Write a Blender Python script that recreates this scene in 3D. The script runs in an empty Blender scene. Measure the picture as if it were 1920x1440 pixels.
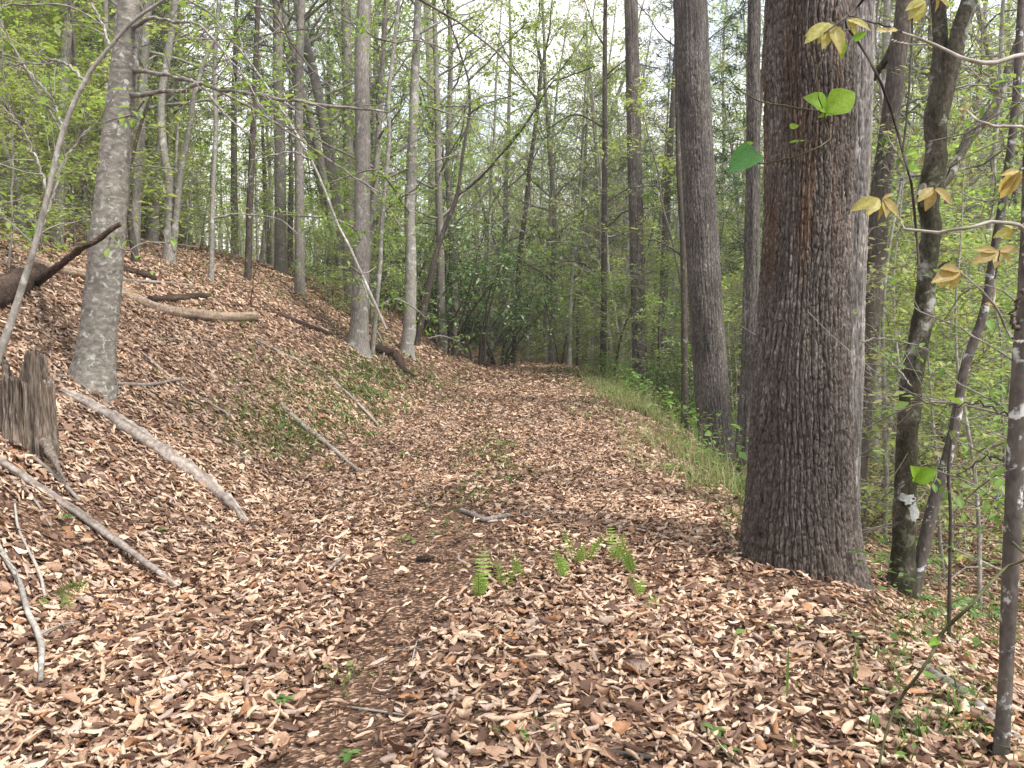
import bpy, math, random
import numpy as np
from mathutils import Vector

R = math.radians
scene = bpy.context.scene
col = scene.collection

# ------------------------------------------------------------------ camera, sky, sun, exposure
F = 1397.0                      # focal length in photo pixels (1920 wide)
CAMZ = 1.6
PITCH = math.atan(90 / F)
cam_d = bpy.data.cameras.new('camera')
cam = bpy.data.objects.new('camera', cam_d)
col.objects.link(cam)
cam_d.sensor_width = 36
cam_d.lens = 36 * F / 1920
cam_d.clip_start = 0.05
cam_d.clip_end = 2000
cam.location = (0, 0, CAMZ)
cam.rotation_euler = (R(90) - PITCH, 0, 0)
scene.camera = cam

SUN_EL, SUN_AZ = 56, 125        # degrees; azimuth clockwise from +Y
world = bpy.data.worlds.new('World')
scene.world = world
world.use_nodes = True
wn, wl = world.node_tree.nodes, world.node_tree.links
wn.clear()
w_out = wn.new('ShaderNodeOutputWorld')
w_bg = wn.new('ShaderNodeBackground')
w_bg.inputs['Strength'].default_value = 0.075
sky = wn.new('ShaderNodeTexSky')
sky.sky_type = 'NISHITA'
sky.sun_disc = False
sky.sun_elevation = R(SUN_EL)
sky.sun_rotation = R(SUN_AZ)
sky.air_density = 1.0
sky.dust_density = 2.5
w_tc = wn.new('ShaderNodeTexCoord')
w_no = wn.new('ShaderNodeTexNoise')
w_no.inputs['Scale'].default_value = 3.2
w_no.inputs['Detail'].default_value = 6
w_rp = wn.new('ShaderNodeValToRGB')
w_rp.color_ramp.elements[0].position = 0.38
w_rp.color_ramp.elements[1].position = 0.56
w_rp.color_ramp.elements[0].color = (.45, .45, .45, 1)
w_mx = wn.new('ShaderNodeMix')
w_mx.data_type = 'RGBA'
w_mx.inputs[7].default_value = (6.2, 6.15, 6.0, 1)
wl.new(w_tc.outputs['Generated'], w_no.inputs['Vector'])
wl.new(w_no.outputs['Fac'], w_rp.inputs['Fac'])
wl.new(w_rp.outputs['Color'], w_mx.inputs[0])
wl.new(sky.outputs['Color'], w_mx.inputs[6])
wl.new(w_mx.outputs[2], w_bg.inputs['Color'])
wl.new(w_bg.outputs['Background'], w_out.inputs['Surface'])

sun_d = bpy.data.lights.new('sun', 'SUN')
sun_d.energy = 1.5
sun_d.angle = R(10)
sun_d.color = (1.0, 0.94, 0.85)
sun = bpy.data.objects.new('sun', sun_d)
col.objects.link(sun)
sdir = Vector((math.sin(R(SUN_AZ)) * math.cos(R(SUN_EL)), math.cos(R(SUN_AZ)) * math.cos(R(SUN_EL)), math.sin(R(SUN_EL))))
sun.rotation_euler = sdir.to_track_quat('Z', 'Y').to_euler()
sun.location = (20, -10, 40)

scene.view_settings.view_transform = 'Standard'
scene.view_settings.look = 'None'
scene.view_settings.gamma = 1
scene.view_settings.use_curve_mapping = False
scene.view_settings.exposure = 2.0
try:
    scene.cycles.max_bounces = 6
    scene.cycles.volume_bounces = 2
    scene.cycles.diffuse_bounces = 3
    scene.cycles.transmission_bounces = 3
    scene.cycles.transparent_max_bounces = 4
    scene.cycles.caustics_reflective = False
    scene.cycles.caustics_refractive = False
except Exception:
    pass

# ------------------------------------------------------------------ numpy helpers
def _hash(ix, iy, iz, seed=0):
    h = (ix.astype(np.int64) * 374761393 + iy.astype(np.int64) * 668265263 + iz.astype(np.int64) * 2147483647 + seed * 974711) & 0x7fffffff
    h = ((h ^ (h >> 13)) * 1274126177) & 0x7fffffff
    h = ((h ^ (h >> 16)) * 668265263) & 0x7fffffff
    return (h ^ (h >> 15)) / float(0x7fffffff)

def vnoise(x, y, z=0.0, seed=0):
    x, y, z = np.broadcast_arrays(np.asarray(x, float), np.asarray(y, float), np.asarray(z, float))
    ix, iy, iz = np.floor(x), np.floor(y), np.floor(z)
    fx, fy, fz = x - ix, y - iy, z - iz
    fx, fy, fz = fx * fx * (3 - 2 * fx), fy * fy * (3 - 2 * fy), fz * fz * (3 - 2 * fz)
    ix, iy, iz = ix.astype(np.int64), iy.astype(np.int64), iz.astype(np.int64)
    r = 0
    for a in (0, 1):
        wa = fx if a else 1 - fx
        for b in (0, 1):
            wb = fy if b else 1 - fy
            for c in (0, 1):
                wc = fz if c else 1 - fz
                r = r + wa * wb * wc * _hash(ix + a, iy + b, iz + c, seed)
    return r * 2 - 1

def fbm(x, y, z=0.0, seed=0, o=4):
    s, a = 0, 1.0
    for i in range(o):
        s = s + a * vnoise(np.asarray(x) * 2 ** i, np.asarray(y) * 2 ** i, np.asarray(z) * 2 ** i, seed + i)
        a *= .5
    return s

def worley2(u, v, nu, seed=0, jitter=.9):
    """F1, F2-F1 and cell id; u wraps at the integer nu."""
    iu, iv = np.floor(u).astype(np.int64), np.floor(v).astype(np.int64)
    f1 = np.full(u.shape, 9.0); f2 = np.full(u.shape, 9.0); cid = np.zeros(u.shape)
    zero = np.zeros_like(iu)
    for a in (-1, 0, 1):
        for b in (-1, 0, 1):
            cu, cv = iu + a, iv + b
            wu = np.mod(cu, nu)
            px = cu + .5 + (_hash(wu, cv, zero, seed) - .5) * jitter
            py = cv + .5 + (_hash(wu, cv, zero, seed + 7) - .5) * jitter
            d = np.sqrt((u - px) ** 2 + (v - py) ** 2)
            hid = _hash(wu, cv, zero, seed + 13)
            m = d < f1
            f2 = np.where(m, f1, np.minimum(f2, d))
            cid = np.where(m, hid, cid)
            f1 = np.where(m, d, f1)
    return f1, f2 - f1, cid

def sst(a, b, x):
    t = np.clip((x - a) / (b - a), 0, 1)
    return t * t * (3 - 2 * t)

def ramp(x, w):
    return w * np.logaddexp(0, x / w)

# ------------------------------------------------------------------ terrain
_ty = np.linspace(-30, 200, 2301)
def _table(xs, ys, sig=18):
    v = np.interp(_ty, xs, ys)
    k = np.exp(-.5 * (np.arange(-60, 61) / sig) ** 2); k /= k.sum()
    return np.convolve(np.pad(v, 60, mode='edge'), k, mode='valid')
_XC = _table([-30, 0, 6, 13, 18, 22, 26, 30, 36, 44, 60, 200], [-.3, -.2, -.1, .1, .4, .62, .95, .8, -1.2, -5, -18, -60], 13)
_HW = _table([-30, 6, 12, 17, 22, 28, 200], [2.25, 2.25, 2.05, 1.98, 1.78, 1.55, 1.6])
_ZP = _table([-30, 10, 17, 24, 29, 40, 60, 200], [0, 0, .26, .40, .42, .30, .5, 2])
def xc(y): return np.interp(y, _ty, _XC)
def hw(y): return np.interp(y, _ty, _HW)
def zp(y): return np.interp(y, _ty, _ZP)

def hgt(x, y):
    x = np.asarray(x, float); y = np.asarray(y, float)
    c, w = xc(y), hw(y)
    s = c - w - x
    r = x - c - w
    left = .62 * ramp(s - .15, .16) - .35 * ramp(s - 4.7, .5) - .05 * ramp(s - 30, 4) - .22 * ramp(s - 60, 6)
    soft = 1 - .45 * sst(19, 28, y)
    right = (-.52 * ramp(r - .05, .15) + .47 * ramp(r - 2.3, .4)) * soft + .17 * ramp(r - 12, 1.5) - .12 * ramp(r - 70, 6)
    ahead = .13 * ramp(y - 38, 2.5) - .13 * ramp(y - 110, 6)
    off = sst(-.3, .8, np.maximum(s, r))
    n = .05 * vnoise(x * .8, y * .8, 0, 3) + .025 * vnoise(x * 2.3, y * 2.3, 0, 4)
    track = -.035 * np.exp(-((x - c + .75) / .35) ** 2) - .025 * np.exp(-((x - c - .8) / .4) ** 2)
    z = zp(y) + np.where(s > -1, left, left * 0) + np.where(r > -1, right, right * 0) + ahead + n * (.25 + .75 * off) + track * (1 - off)
    return z

def ray(px, py):
    u, v = (px - 960) / F, (720 - py) / F
    return np.array([u, math.cos(PITCH) + v * math.sin(PITCH), -math.sin(PITCH) + v * math.cos(PITCH)])

def at(px, py, Y):
    d = ray(px, py)
    t = Y / d[1]
    return np.array([d[0] * t, Y, CAMZ + d[2] * t])

def depth_of(P):
    return P[1] * math.cos(PITCH) - (P[2] - CAMZ) * math.sin(PITCH)

def pxm(P):
    """metres per photo pixel at point P"""
    return depth_of(P) / F

def proj(P):
    P = np.asarray(P, float)
    z = P[..., 2] - CAMZ
    d = P[..., 1] * math.cos(PITCH) - z * math.sin(PITCH)
    d = np.where(d > .05, d, .05)
    return 960 + F * P[..., 0] / d, 720 - F * (P[..., 1] * math.sin(PITCH) + z * math.cos(PITCH)) / d

_T = np.concatenate([np.arange(1.2, 20, .03), np.arange(20, 160, .15)])
def G(px, py):
    """where the sight line through a photo pixel meets the ground"""
    d = ray(px, py)
    P = d[None, :] * _T[:, None]
    P[:, 2] += CAMZ
    g = P[:, 2] - hgt(P[:, 0], P[:, 1])
    k = np.argmax(g < 0)
    if not (g < 0).any():
        k = len(_T) - 1
    if k == 0:
        return P[0]
    a, b = g[k - 1], g[k]
    t = _T[k - 1] + (_T[k] - _T[k - 1]) * (a / (a - b) if a != b else 0)
    p = d * t
    return np.array([p[0], p[1], float(hgt(p[0], p[1]))])

# ------------------------------------------------------------------ mesh builder
class MB:
    def __init__(self):
        self.v, self.c, self.f, self.n = [], [], [], 0
    def add(self, v, faces, mat=0, c=(1, 1, 1)):
        v = np.asarray(v, np.float32).reshape(-1, 3)
        c = np.asarray(c, np.float32)
        if c.ndim == 1:
            c = np.repeat(c[None, :], len(v), 0)
        self.v.append(v); self.c.append(c)
        self.f.append((np.asarray(faces, np.int64) + self.n, mat))
        self.n += len(v)
    def tube(self, P, rad, sides=6, mat=0, c=(1, 1, 1), cap=False, rough=0, seed=0):
        P = np.asarray(P, float); m = len(P)
        rad = np.asarray(rad, float)
        rad2 = rad if rad.ndim == 2 else None
        rad = rad.mean(1) if rad.ndim == 2 else np.broadcast_to(rad, (m,))
        T = np.gradient(P, axis=0)
        T /= np.linalg.norm(T, axis=1)[:, None] + 1e-9
        ref = np.array([0, 0, 1.0]) if abs(T[:, 2]).mean() < .8 else np.array([1.0, 0, 0])
        A = np.cross(T, ref); A /= np.linalg.norm(A, axis=1)[:, None] + 1e-9
        B = np.cross(T, A)
        th = np.arange(sides) * 2 * math.pi / sides
        rr = np.repeat(rad[:, None], sides, 1) if rad2 is None else rad2
        if rough:
            ii = np.arange(m)[:, None]
            rr = rr * (1 + rough * vnoise(np.cos(th)[None] * 1.3 + 5, np.sin(th)[None] * 1.3 + ii * .45, ii * .2, seed))
        V = P[:, None, :] + rr[..., None] * (np.cos(th)[None, :, None] * A[:, None, :] + np.sin(th)[None, :, None] * B[:, None, :])
        i, j = np.meshgrid(np.arange(m - 1), np.arange(sides), indexing='ij')
        i, j = i.ravel(), j.ravel(); k = (j + 1) % sides
        q = np.stack([i * sides + j, i * sides + k, (i + 1) * sides + k, (i + 1) * sides + j], 1)
        cc = np.asarray(c, float)
        self.add(V.reshape(-1, 3), q, mat, cc)
        if cap:
            for e in (0, m - 1):
                ring = V[e]
                vv = np.concatenate([ring, ring.mean(0)[None] + (T[e] * rad[e] * (.12 if e else -.12))[None]])
                j = np.arange(sides)
                t3 = np.stack([j, (j + 1) % sides, np.full(sides, sides)], 1)
                if e == 0: t3 = t3[:, ::-1]
                self.add(vv, t3, mat, cc if cc.ndim == 1 else (.7, .7, .7))
    def build(self, name, mats, parent=None, smooth=True):
        me = bpy.data.meshes.new(name)
        V = np.concatenate(self.v); C = np.concatenate(self.c)
        me.vertices.add(len(V)); me.vertices.foreach_set('co', V.ravel())
        li = np.concatenate([f.ravel() for f, _ in self.f]).astype(np.int32)
        ls = np.concatenate([np.full(len(f), f.shape[1]) for f, _ in self.f]).astype(np.int32)
        st = np.concatenate([[0], np.cumsum(ls)[:-1]]).astype(np.int32)
        mi = np.concatenate([np.full(len(f), m) for f, m in self.f]).astype(np.int32)
        me.loops.add(len(li)); me.loops.foreach_set('vertex_index', li)
        me.polygons.add(len(ls)); me.polygons.foreach_set('loop_start', st)
        me.polygons.foreach_set('material_index', mi)
        me.polygons.foreach_set('use_smooth', np.full(len(ls), smooth, bool))
        me.update(calc_edges=True)
        a = me.attributes.new('Col', 'FLOAT_COLOR', 'POINT')
        a.data.foreach_set('color', np.concatenate([C, np.ones((len(C), 1), np.float32)], 1).astype(np.float32).ravel())
        for m in (mats if isinstance(mats, (list, tuple)) else [mats]):
            me.materials.append(m)
        o = bpy.data.objects.new(name, me)
        col.objects.link(o)
        if parent is not None:
            o.parent = parent
        return o

def tag(o, label, cat, group=None):
    o['label'] = label; o['category'] = cat
    if group: o['group'] = group
    return o

def empty(name, label, cat, group=None, loc=(0, 0, 0)):
    o = bpy.data.objects.new(name, None)
    col.objects.link(o)
    o.empty_display_size = .2
    o.location = loc
    return tag(o, label, cat, group)

def nrm(v):
    return v / (np.linalg.norm(v) + 1e-9)

def crom(P, n):
    """Catmull-Rom through rows of P (any columns), n samples in all"""
    P = np.asarray(P, float)
    if len(P) == 2:
        t = np.linspace(0, 1, n)[:, None]
        return P[0] * (1 - t) + P[1] * t
    Q = np.concatenate([[2 * P[0] - P[1]], P, [2 * P[-1] - P[-2]]])
    L = np.concatenate([[0], np.cumsum(np.linalg.norm(np.diff(P[:, :3], axis=0), axis=1))])
    s = np.linspace(0, L[-1], n)
    k = np.clip(np.searchsorted(L, s, side='right') - 1, 0, len(P) - 2)
    t = ((s - L[k]) / (L[k + 1] - L[k] + 1e-9))[:, None]
    a, b, c, d = Q[k], Q[k + 1], Q[k + 2], Q[k + 3]
    return .5 * ((2 * b) + (c - a) * t + (2 * a - 5 * b + 4 * c - d) * t ** 2 + (3 * b - a - 3 * c + d) * t ** 3)

def grow(rng, p, d, L, n, wander=.12, trop=0.):
    pts = [np.array(p, float)]
    d = nrm(np.array(d, float))
    for i in range(n):
        d = nrm(d + rng.normal(0, wander, 3) + np.array([0, 0, trop]))
        pts.append(pts[-1] + d * L / n)
    return np.array(pts)

def leaf_quads(mb, P, size, rng, col_a, col_b, mat=0, flat=.6, width=.5, droop=.25, axis=None):
    """small folded leaves, one per row of P"""
    P = np.asarray(P, float); N = len(P)
    if N == 0: return
    s = size * np.clip(np.exp(rng.normal(-.12, .38, N)), .35, 2.2)[:, None]
    a = rng.normal(0, 1, (N, 3)); a[:, 2] = a[:, 2] * (1 - flat) - droop
    if axis is not None: a = a * .6 + axis
    a /= np.linalg.norm(a, axis=1)[:, None]
    up = rng.normal(0, 1, (N, 3)) * (1 - flat); up[:, 2] += 1
    b = np.cross(a, up); b /= np.linalg.norm(b, axis=1)[:, None] + 1e-9
    nn = np.cross(b, a)
    w = width * .5
    V = np.stack([P, P + a * s * .45 + b * s * w + nn * s * .08, P + a * s, P + a * s * .45 - b * s * w + nn * s * .08], 1)
    t = rng.uniform(0, 1, N)[:, None]
    c = np.asarray(col_a)[None] * (1 - t) + np.asarray(col_b)[None] * t
    c = c * rng.uniform(.75, 1.2, N)[:, None]
    mb.add(V.reshape(-1, 3), np.arange(N * 4).reshape(N, 4), mat, np.repeat(c, 4, 0))

# ------------------------------------------------------------------ materials
def new_mat(name):
    m = bpy.data.materials.new(name)
    m.use_nodes = True
    nt = m.node_tree
    b = nt.nodes['Principled BSDF']
    return m, nt, b

def ramp_node(nt, stops):
    r = nt.nodes.new('ShaderNodeValToRGB')
    e = r.color_ramp.elements
    while len(e) < len(stops): e.new(.5)
    for x, (p, c) in zip(e, stops):
        x.position = p
        x.color = (*c, 1) if len(c) == 3 else c
    return r

def mix(nt, fac, a, b, mode='MIX'):
    m = nt.nodes.new('ShaderNodeMix'); m.data_type = 'RGBA'; m.blend_type = mode
    for i, v in ((0, fac), (6, a), (7, b)):
        if hasattr(v, 'links') or hasattr(v, 'is_linked'): nt.links.new(v, m.inputs[i])
        elif i == 0: m.inputs[0].default_value = v
        else: m.inputs[i].default_value = (*v, 1)
    return m.outputs[2]

def noise(nt, vec, scale, detail=5, rough=.55, dist=0):
    n = nt.nodes.new('ShaderNodeTexNoise')
    n.inputs['Scale'].default_value = scale
    n.inputs['Detail'].default_value = detail
    n.inputs['Roughness'].default_value = rough
    n.inputs['Distortion'].default_value = dist
    nt.links.new(vec, n.inputs['Vector'])
    return n.outputs['Fac']

def mapped(nt, scale):
    tc = nt.nodes.new('ShaderNodeTexCoord')
    mp = nt.nodes.new('ShaderNodeMapping')
    mp.inputs['Scale'].default_value = scale
    nt.links.new(tc.outputs['Object'], mp.inputs['Vector'])
    return mp.outputs['Vector']

def bark_mat(name, dark, mid, light, stretch=(14, 14, 2.5), lichen=None, lich_amt=.58, lich_scale=3.0, bump=.5, bands=0, attr=False, rough=.85):
    m, nt, b = new_mat(name)
    v = mapped(nt, stretch)
    n1 = noise(nt, v, 1.0, 8, .62, .4)
    r = ramp_node(nt, [(.28, dark), (.5, mid), (.72, light)])
    nt.links.new(n1, r.inputs['Fac'])
    c = r.outputs['Color']
    v0 = mapped(nt, (1, 1, 1))
    big = noise(nt, v0, 1.3, 3)
    c = mix(nt, 1.0, c, ramp_out(nt, big, [(.3, (.7, .7, .7)), (.7, (1.2, 1.18, 1.15))]), 'MULTIPLY')
    hgt_sock = n1
    if bands:
        vb = mapped(nt, (3, 3, 26))
        nb = noise(nt, vb, 1.0, 4, .6, .5)
        fb = ramp_out(nt, nb, [(.60, (0, 0, 0)), (.70, (1, 1, 1))])
        c = mix(nt, fb, c, tuple(x * .62 for x in mid))
    if lichen:
        nl = noise(nt, v0, lich_scale, 6, .65, .3)
        fl = ramp_out(nt, nl, [(lich_amt, (0, 0, 0)), (lich_amt + .07, (1, 1, 1))])
        c = mix(nt, fl, c, lichen)
    if attr:
        at_ = nt.nodes.new('ShaderNodeAttribute'); at_.attribute_name = 'Col'
        c = mix(nt, 1.0, c, at_.outputs['Color'], 'MULTIPLY')
    nt.links.new(c, b.inputs['Base Color'])
    b.inputs['Roughness'].default_value = rough
    b.inputs['Specular IOR Level'].default_value = .25
    bp = nt.nodes.new('ShaderNodeBump')
    bp.inputs['Strength'].default_value = bump
    bp.inputs['Distance'].default_value = .02
    nt.links.new(hgt_sock, bp.inputs['Height'])
    nt.links.new(bp.outputs['Normal'], b.inputs['Normal'])
    return m

def ramp_out(nt, fac, stops):
    r = ramp_node(nt, stops)
    nt.links.new(fac, r.inputs['Fac'])
    return r.outputs['Color']

def leaf_mat(name, trans=.48, rough=.5, spec=.3, tint=(1.25, 1.3, .7)):
    m, nt, b = new_mat(name)
    a = nt.nodes.new('ShaderNodeAttribute'); a.attribute_name = 'Col'
    nm = noise(nt, mapped(nt, (1, 1, 1)), 130, 4, .7)
    mot = mix(nt, 1.0, a.outputs['Color'], ramp_out(nt, nm, [(.3, (.70, .68, .62)), (.55, (1, 1, 1)), (.75, (1.15, 1.12, 1.1))]), 'MULTIPLY')
    nt.links.new(mot, b.inputs['Base Color'])
    b.inputs['Roughness'].default_value = rough
    b.inputs['Specular IOR Level'].default_value = spec
    if trans > 0:
        t = nt.nodes.new('ShaderNodeBsdfTranslucent')
        nt.links.new(mix(nt, 1.0, mot, tint, 'MULTIPLY'), t.inputs['Color'])
        ms = nt.nodes.new('ShaderNodeMixShader')
        ms.inputs[0].default_value = trans
        out = nt.nodes['Material Output']
        nt.links.new(b.outputs[0], ms.inputs[1]); nt.links.new(t.outputs[0], ms.inputs[2])
        nt.links.new(ms.outputs[0], out.inputs['Surface'])
    return m

M = {}
M['oak'] = bark_mat('oak_bark', (.034, .028, .025), (.092, .078, .071), (.22, .20, .188), (60, 60, 26), bump=.55, attr=True)
M['pale_furrowed'] = bark_mat('pale_furrowed_bark', (.12, .11, .105), (.24, .225, .22), (.40, .38, .375), (70, 70, 16), bump=.7, attr=True)
M['grey_bark'] = bark_mat('grey_furrowed_bark', (.038, .033, .031), (.098, .088, .085), (.24, .224, .216), (70, 70, 16), bump=.7, attr=True)
M['pine_bark'] = bark_mat('pine_bark', (.05, .042, .04), (.12, .105, .10), (.22, .195, .185), (48, 48, 16), bump=.8, attr=True)
M['beech'] = bark_mat('smooth_beech_bark', (.085, .08, .071), (.20, .189, .172), (.36, .345, .32), (16, 16, 26), lichen=(.42, .42, .40), lich_amt=.565, lich_scale=15, bump=.25, bands=1)
M['pale_bark'] = bark_mat('pale_maple_bark', (.14, .13, .12), (.26, .25, .235), (.40, .385, .37), (30, 30, 14), lichen=(.46, .47, .45), lich_amt=.56, lich_scale=6, bump=.3)
M['mid_bark'] = bark_mat('grey_brown_bark', (.09, .08, .075), (.21, .195, .185), (.35, .33, .32), (42, 42, 11), lichen=(.33, .34, .32), lich_amt=.58, lich_scale=5, bump=.5)
M['dark_bark'] = bark_mat('dark_bark', (.03, .026, .022), (.075, .064, .056), (.15, .135, .12), (40, 40, 12), lichen=(.26, .27, .25), lich_amt=.6, lich_scale=7, bump=.5)
M['moss_bark'] = bark_mat('mossy_bark', (.035, .03, .022), (.10, .09, .072), (.20, .19, .165), (46, 46, 24), lichen=(.34, .35, .33), lich_amt=.55, lich_scale=7, bump=.9, attr=True)
M['lichen_bark'] = bark_mat('lichen_spotted_bark', (.045, .038, .034), (.10, .088, .08), (.16, .145, .135), (26, 26, 14), lichen=(.55, .57, .58), lich_amt=.565, lich_scale=11, bump=.25)
M['twig'] = bark_mat('twig_bark', (.10, .09, .082), (.21, .195, .18), (.34, .32, .30), (10, 10, 10), bump=.1)
M['pale_twig'] = bark_mat('pale_twig_bark', (.20, .18, .165), (.32, .30, .28), (.46, .43, .41), (14, 14, 14), bump=.1)
M['dark_twig'] = bark_mat('dark_twig_bark', (.025, .022, .02), (.06, .052, .046), (.11, .10, .09), (14, 14, 14), bump=.1)
M['dead_wood'] = bark_mat('weathered_dead_wood', (.12, .10, .09), (.27, .235, .215), (.44, .40, .38), (22, 22, 22), bump=.5, attr=True)
M['tan_log'] = bark_mat('barkless_tan_log', (.11, .075, .055), (.25, .19, .15), (.43, .36, .30), (30, 30, 30), lichen=(.22, .13, .07), lich_amt=.6, bump=.5, attr=True)
M['dark_log'] = bark_mat('rotten_dark_log', (.016, .011, .009), (.055, .036, .028), (.14, .095, .074), (34, 34, 34), bump=.9, attr=True)
M['rotten'] = bark_mat('rotten_stump_wood', (.04, .032, .027), (.15, .125, .108), (.32, .285, .255), (60, 60, 9), lichen=(.30, .16, .06), lich_amt=.63, lich_scale=5, bump=.9, attr=True)
M['green_vine'] = bark_mat('green_vine_stem', (.04, .04, .022), (.075, .078, .038), (.13, .13, .075), (30, 30, 30), bump=.1)
M['leaf'] = leaf_mat('spring_leaf')
M['glossy_leaf'] = leaf_mat('evergreen_leaf', .12, .35, .5)
M['needle'] = leaf_mat('pine_needles', .2, .6, .2)
M['young_leaf'] = leaf_mat('young_bronze_leaf', .45, .45, .3, (1.3, 1.2, .8))
M['grass'] = leaf_mat('grass_blade', .3, .55, .25)
M['litter'] = leaf_mat('dead_leaf', .12, .55, .35, (1.1, .9, .7))

def ground_mat():
    m, nt, b = new_mat('forest_soil')
    v = mapped(nt, (1, 1, 1))
    n1 = noise(nt, v, 9, 8, .65)
    c = ramp_out(nt, n1, [(.3, (.035, .019, .013)), (.5, (.075, .044, .031)), (.7, (.14, .088, .064))])
    # scraps of dead leaf too small to model one by one
    vo = nt.nodes.new('ShaderNodeTexVoronoi'); vo.inputs['Scale'].default_value = 48
    wob = nt.nodes.new('ShaderNodeMapping'); wob.inputs['Scale'].default_value = (1.0, 1.6, 1.0)
    nt.links.new(v, wob.inputs['Vector']); nt.links.new(wob.outputs[0], vo.inputs['Vector'])
    sep = nt.nodes.new('ShaderNodeSeparateColor'); nt.links.new(vo.outputs['Color'], sep.inputs[0])
    cl = ramp_out(nt, sep.outputs[0], [(.0, (.08, .045, .03)), (.35, (.20, .118, .078)), (.7, (.32, .205, .145)), (1, (.44, .32, .24))])
    f = ramp_out(nt, sep.outputs[1], [(.55, (0, 0, 0)), (.6, (1, 1, 1))])
    c = mix(nt, f, c, cl)
    a = nt.nodes.new('ShaderNodeAttribute'); a.attribute_name = 'Col'
    c = mix(nt, 1.0, c, a.outputs['Color'], 'MULTIPLY')
    nt.links.new(c, b.inputs['Base Color'])
    b.inputs['Roughness'].default_value = .9
    b.inputs['Specular IOR Level'].default_value = .15
    bp = nt.nodes.new('ShaderNodeBump'); bp.inputs['Strength'].default_value = .8; bp.inputs['Distance'].default_value = .03
    ad = nt.nodes.new('ShaderNodeMath'); ad.operation = 'ADD'
    nt.links.new(n1, ad.inputs[0]); nt.links.new(vo.outputs['Distance'], ad.inputs[1])
    nt.links.new(ad.outputs[0], bp.inputs['Height']); nt.links.new(bp.outputs[0], b.inputs['Normal'])
    return m
M['soil'] = ground_mat()

# ------------------------------------------------------------------ the ground, one sheet to the horizon
def build_ground():
    xs = np.concatenate([-np.geomspace(9, 260, 60)[::-1], np.linspace(-8.9, 8.9, 200), np.geomspace(9, 260, 60)])
    ys = np.concatenate([np.linspace(-40, .8, 20), np.linspace(1, 16, 180), np.geomspace(16.1, 500, 150)])
    X, Y = np.meshgrid(xs, ys)
    V = np.stack([X, Y, hgt(X, Y)], -1).reshape(-1, 3)
    ny, nx = X.shape
    i, j = np.meshgrid(np.arange(ny - 1), np.arange(nx - 1), indexing='ij')
    i, j = i.ravel(), j.ravel()
    q = np.stack([i * nx + j, i * nx + j + 1, (i + 1) * nx + j + 1, (i + 1) * nx + j], 1)
    mb = MB(); mb.add(V, q)
    o = mb.build('ground', M['soil'])
    o['kind'] = 'structure'
build_ground()

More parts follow.
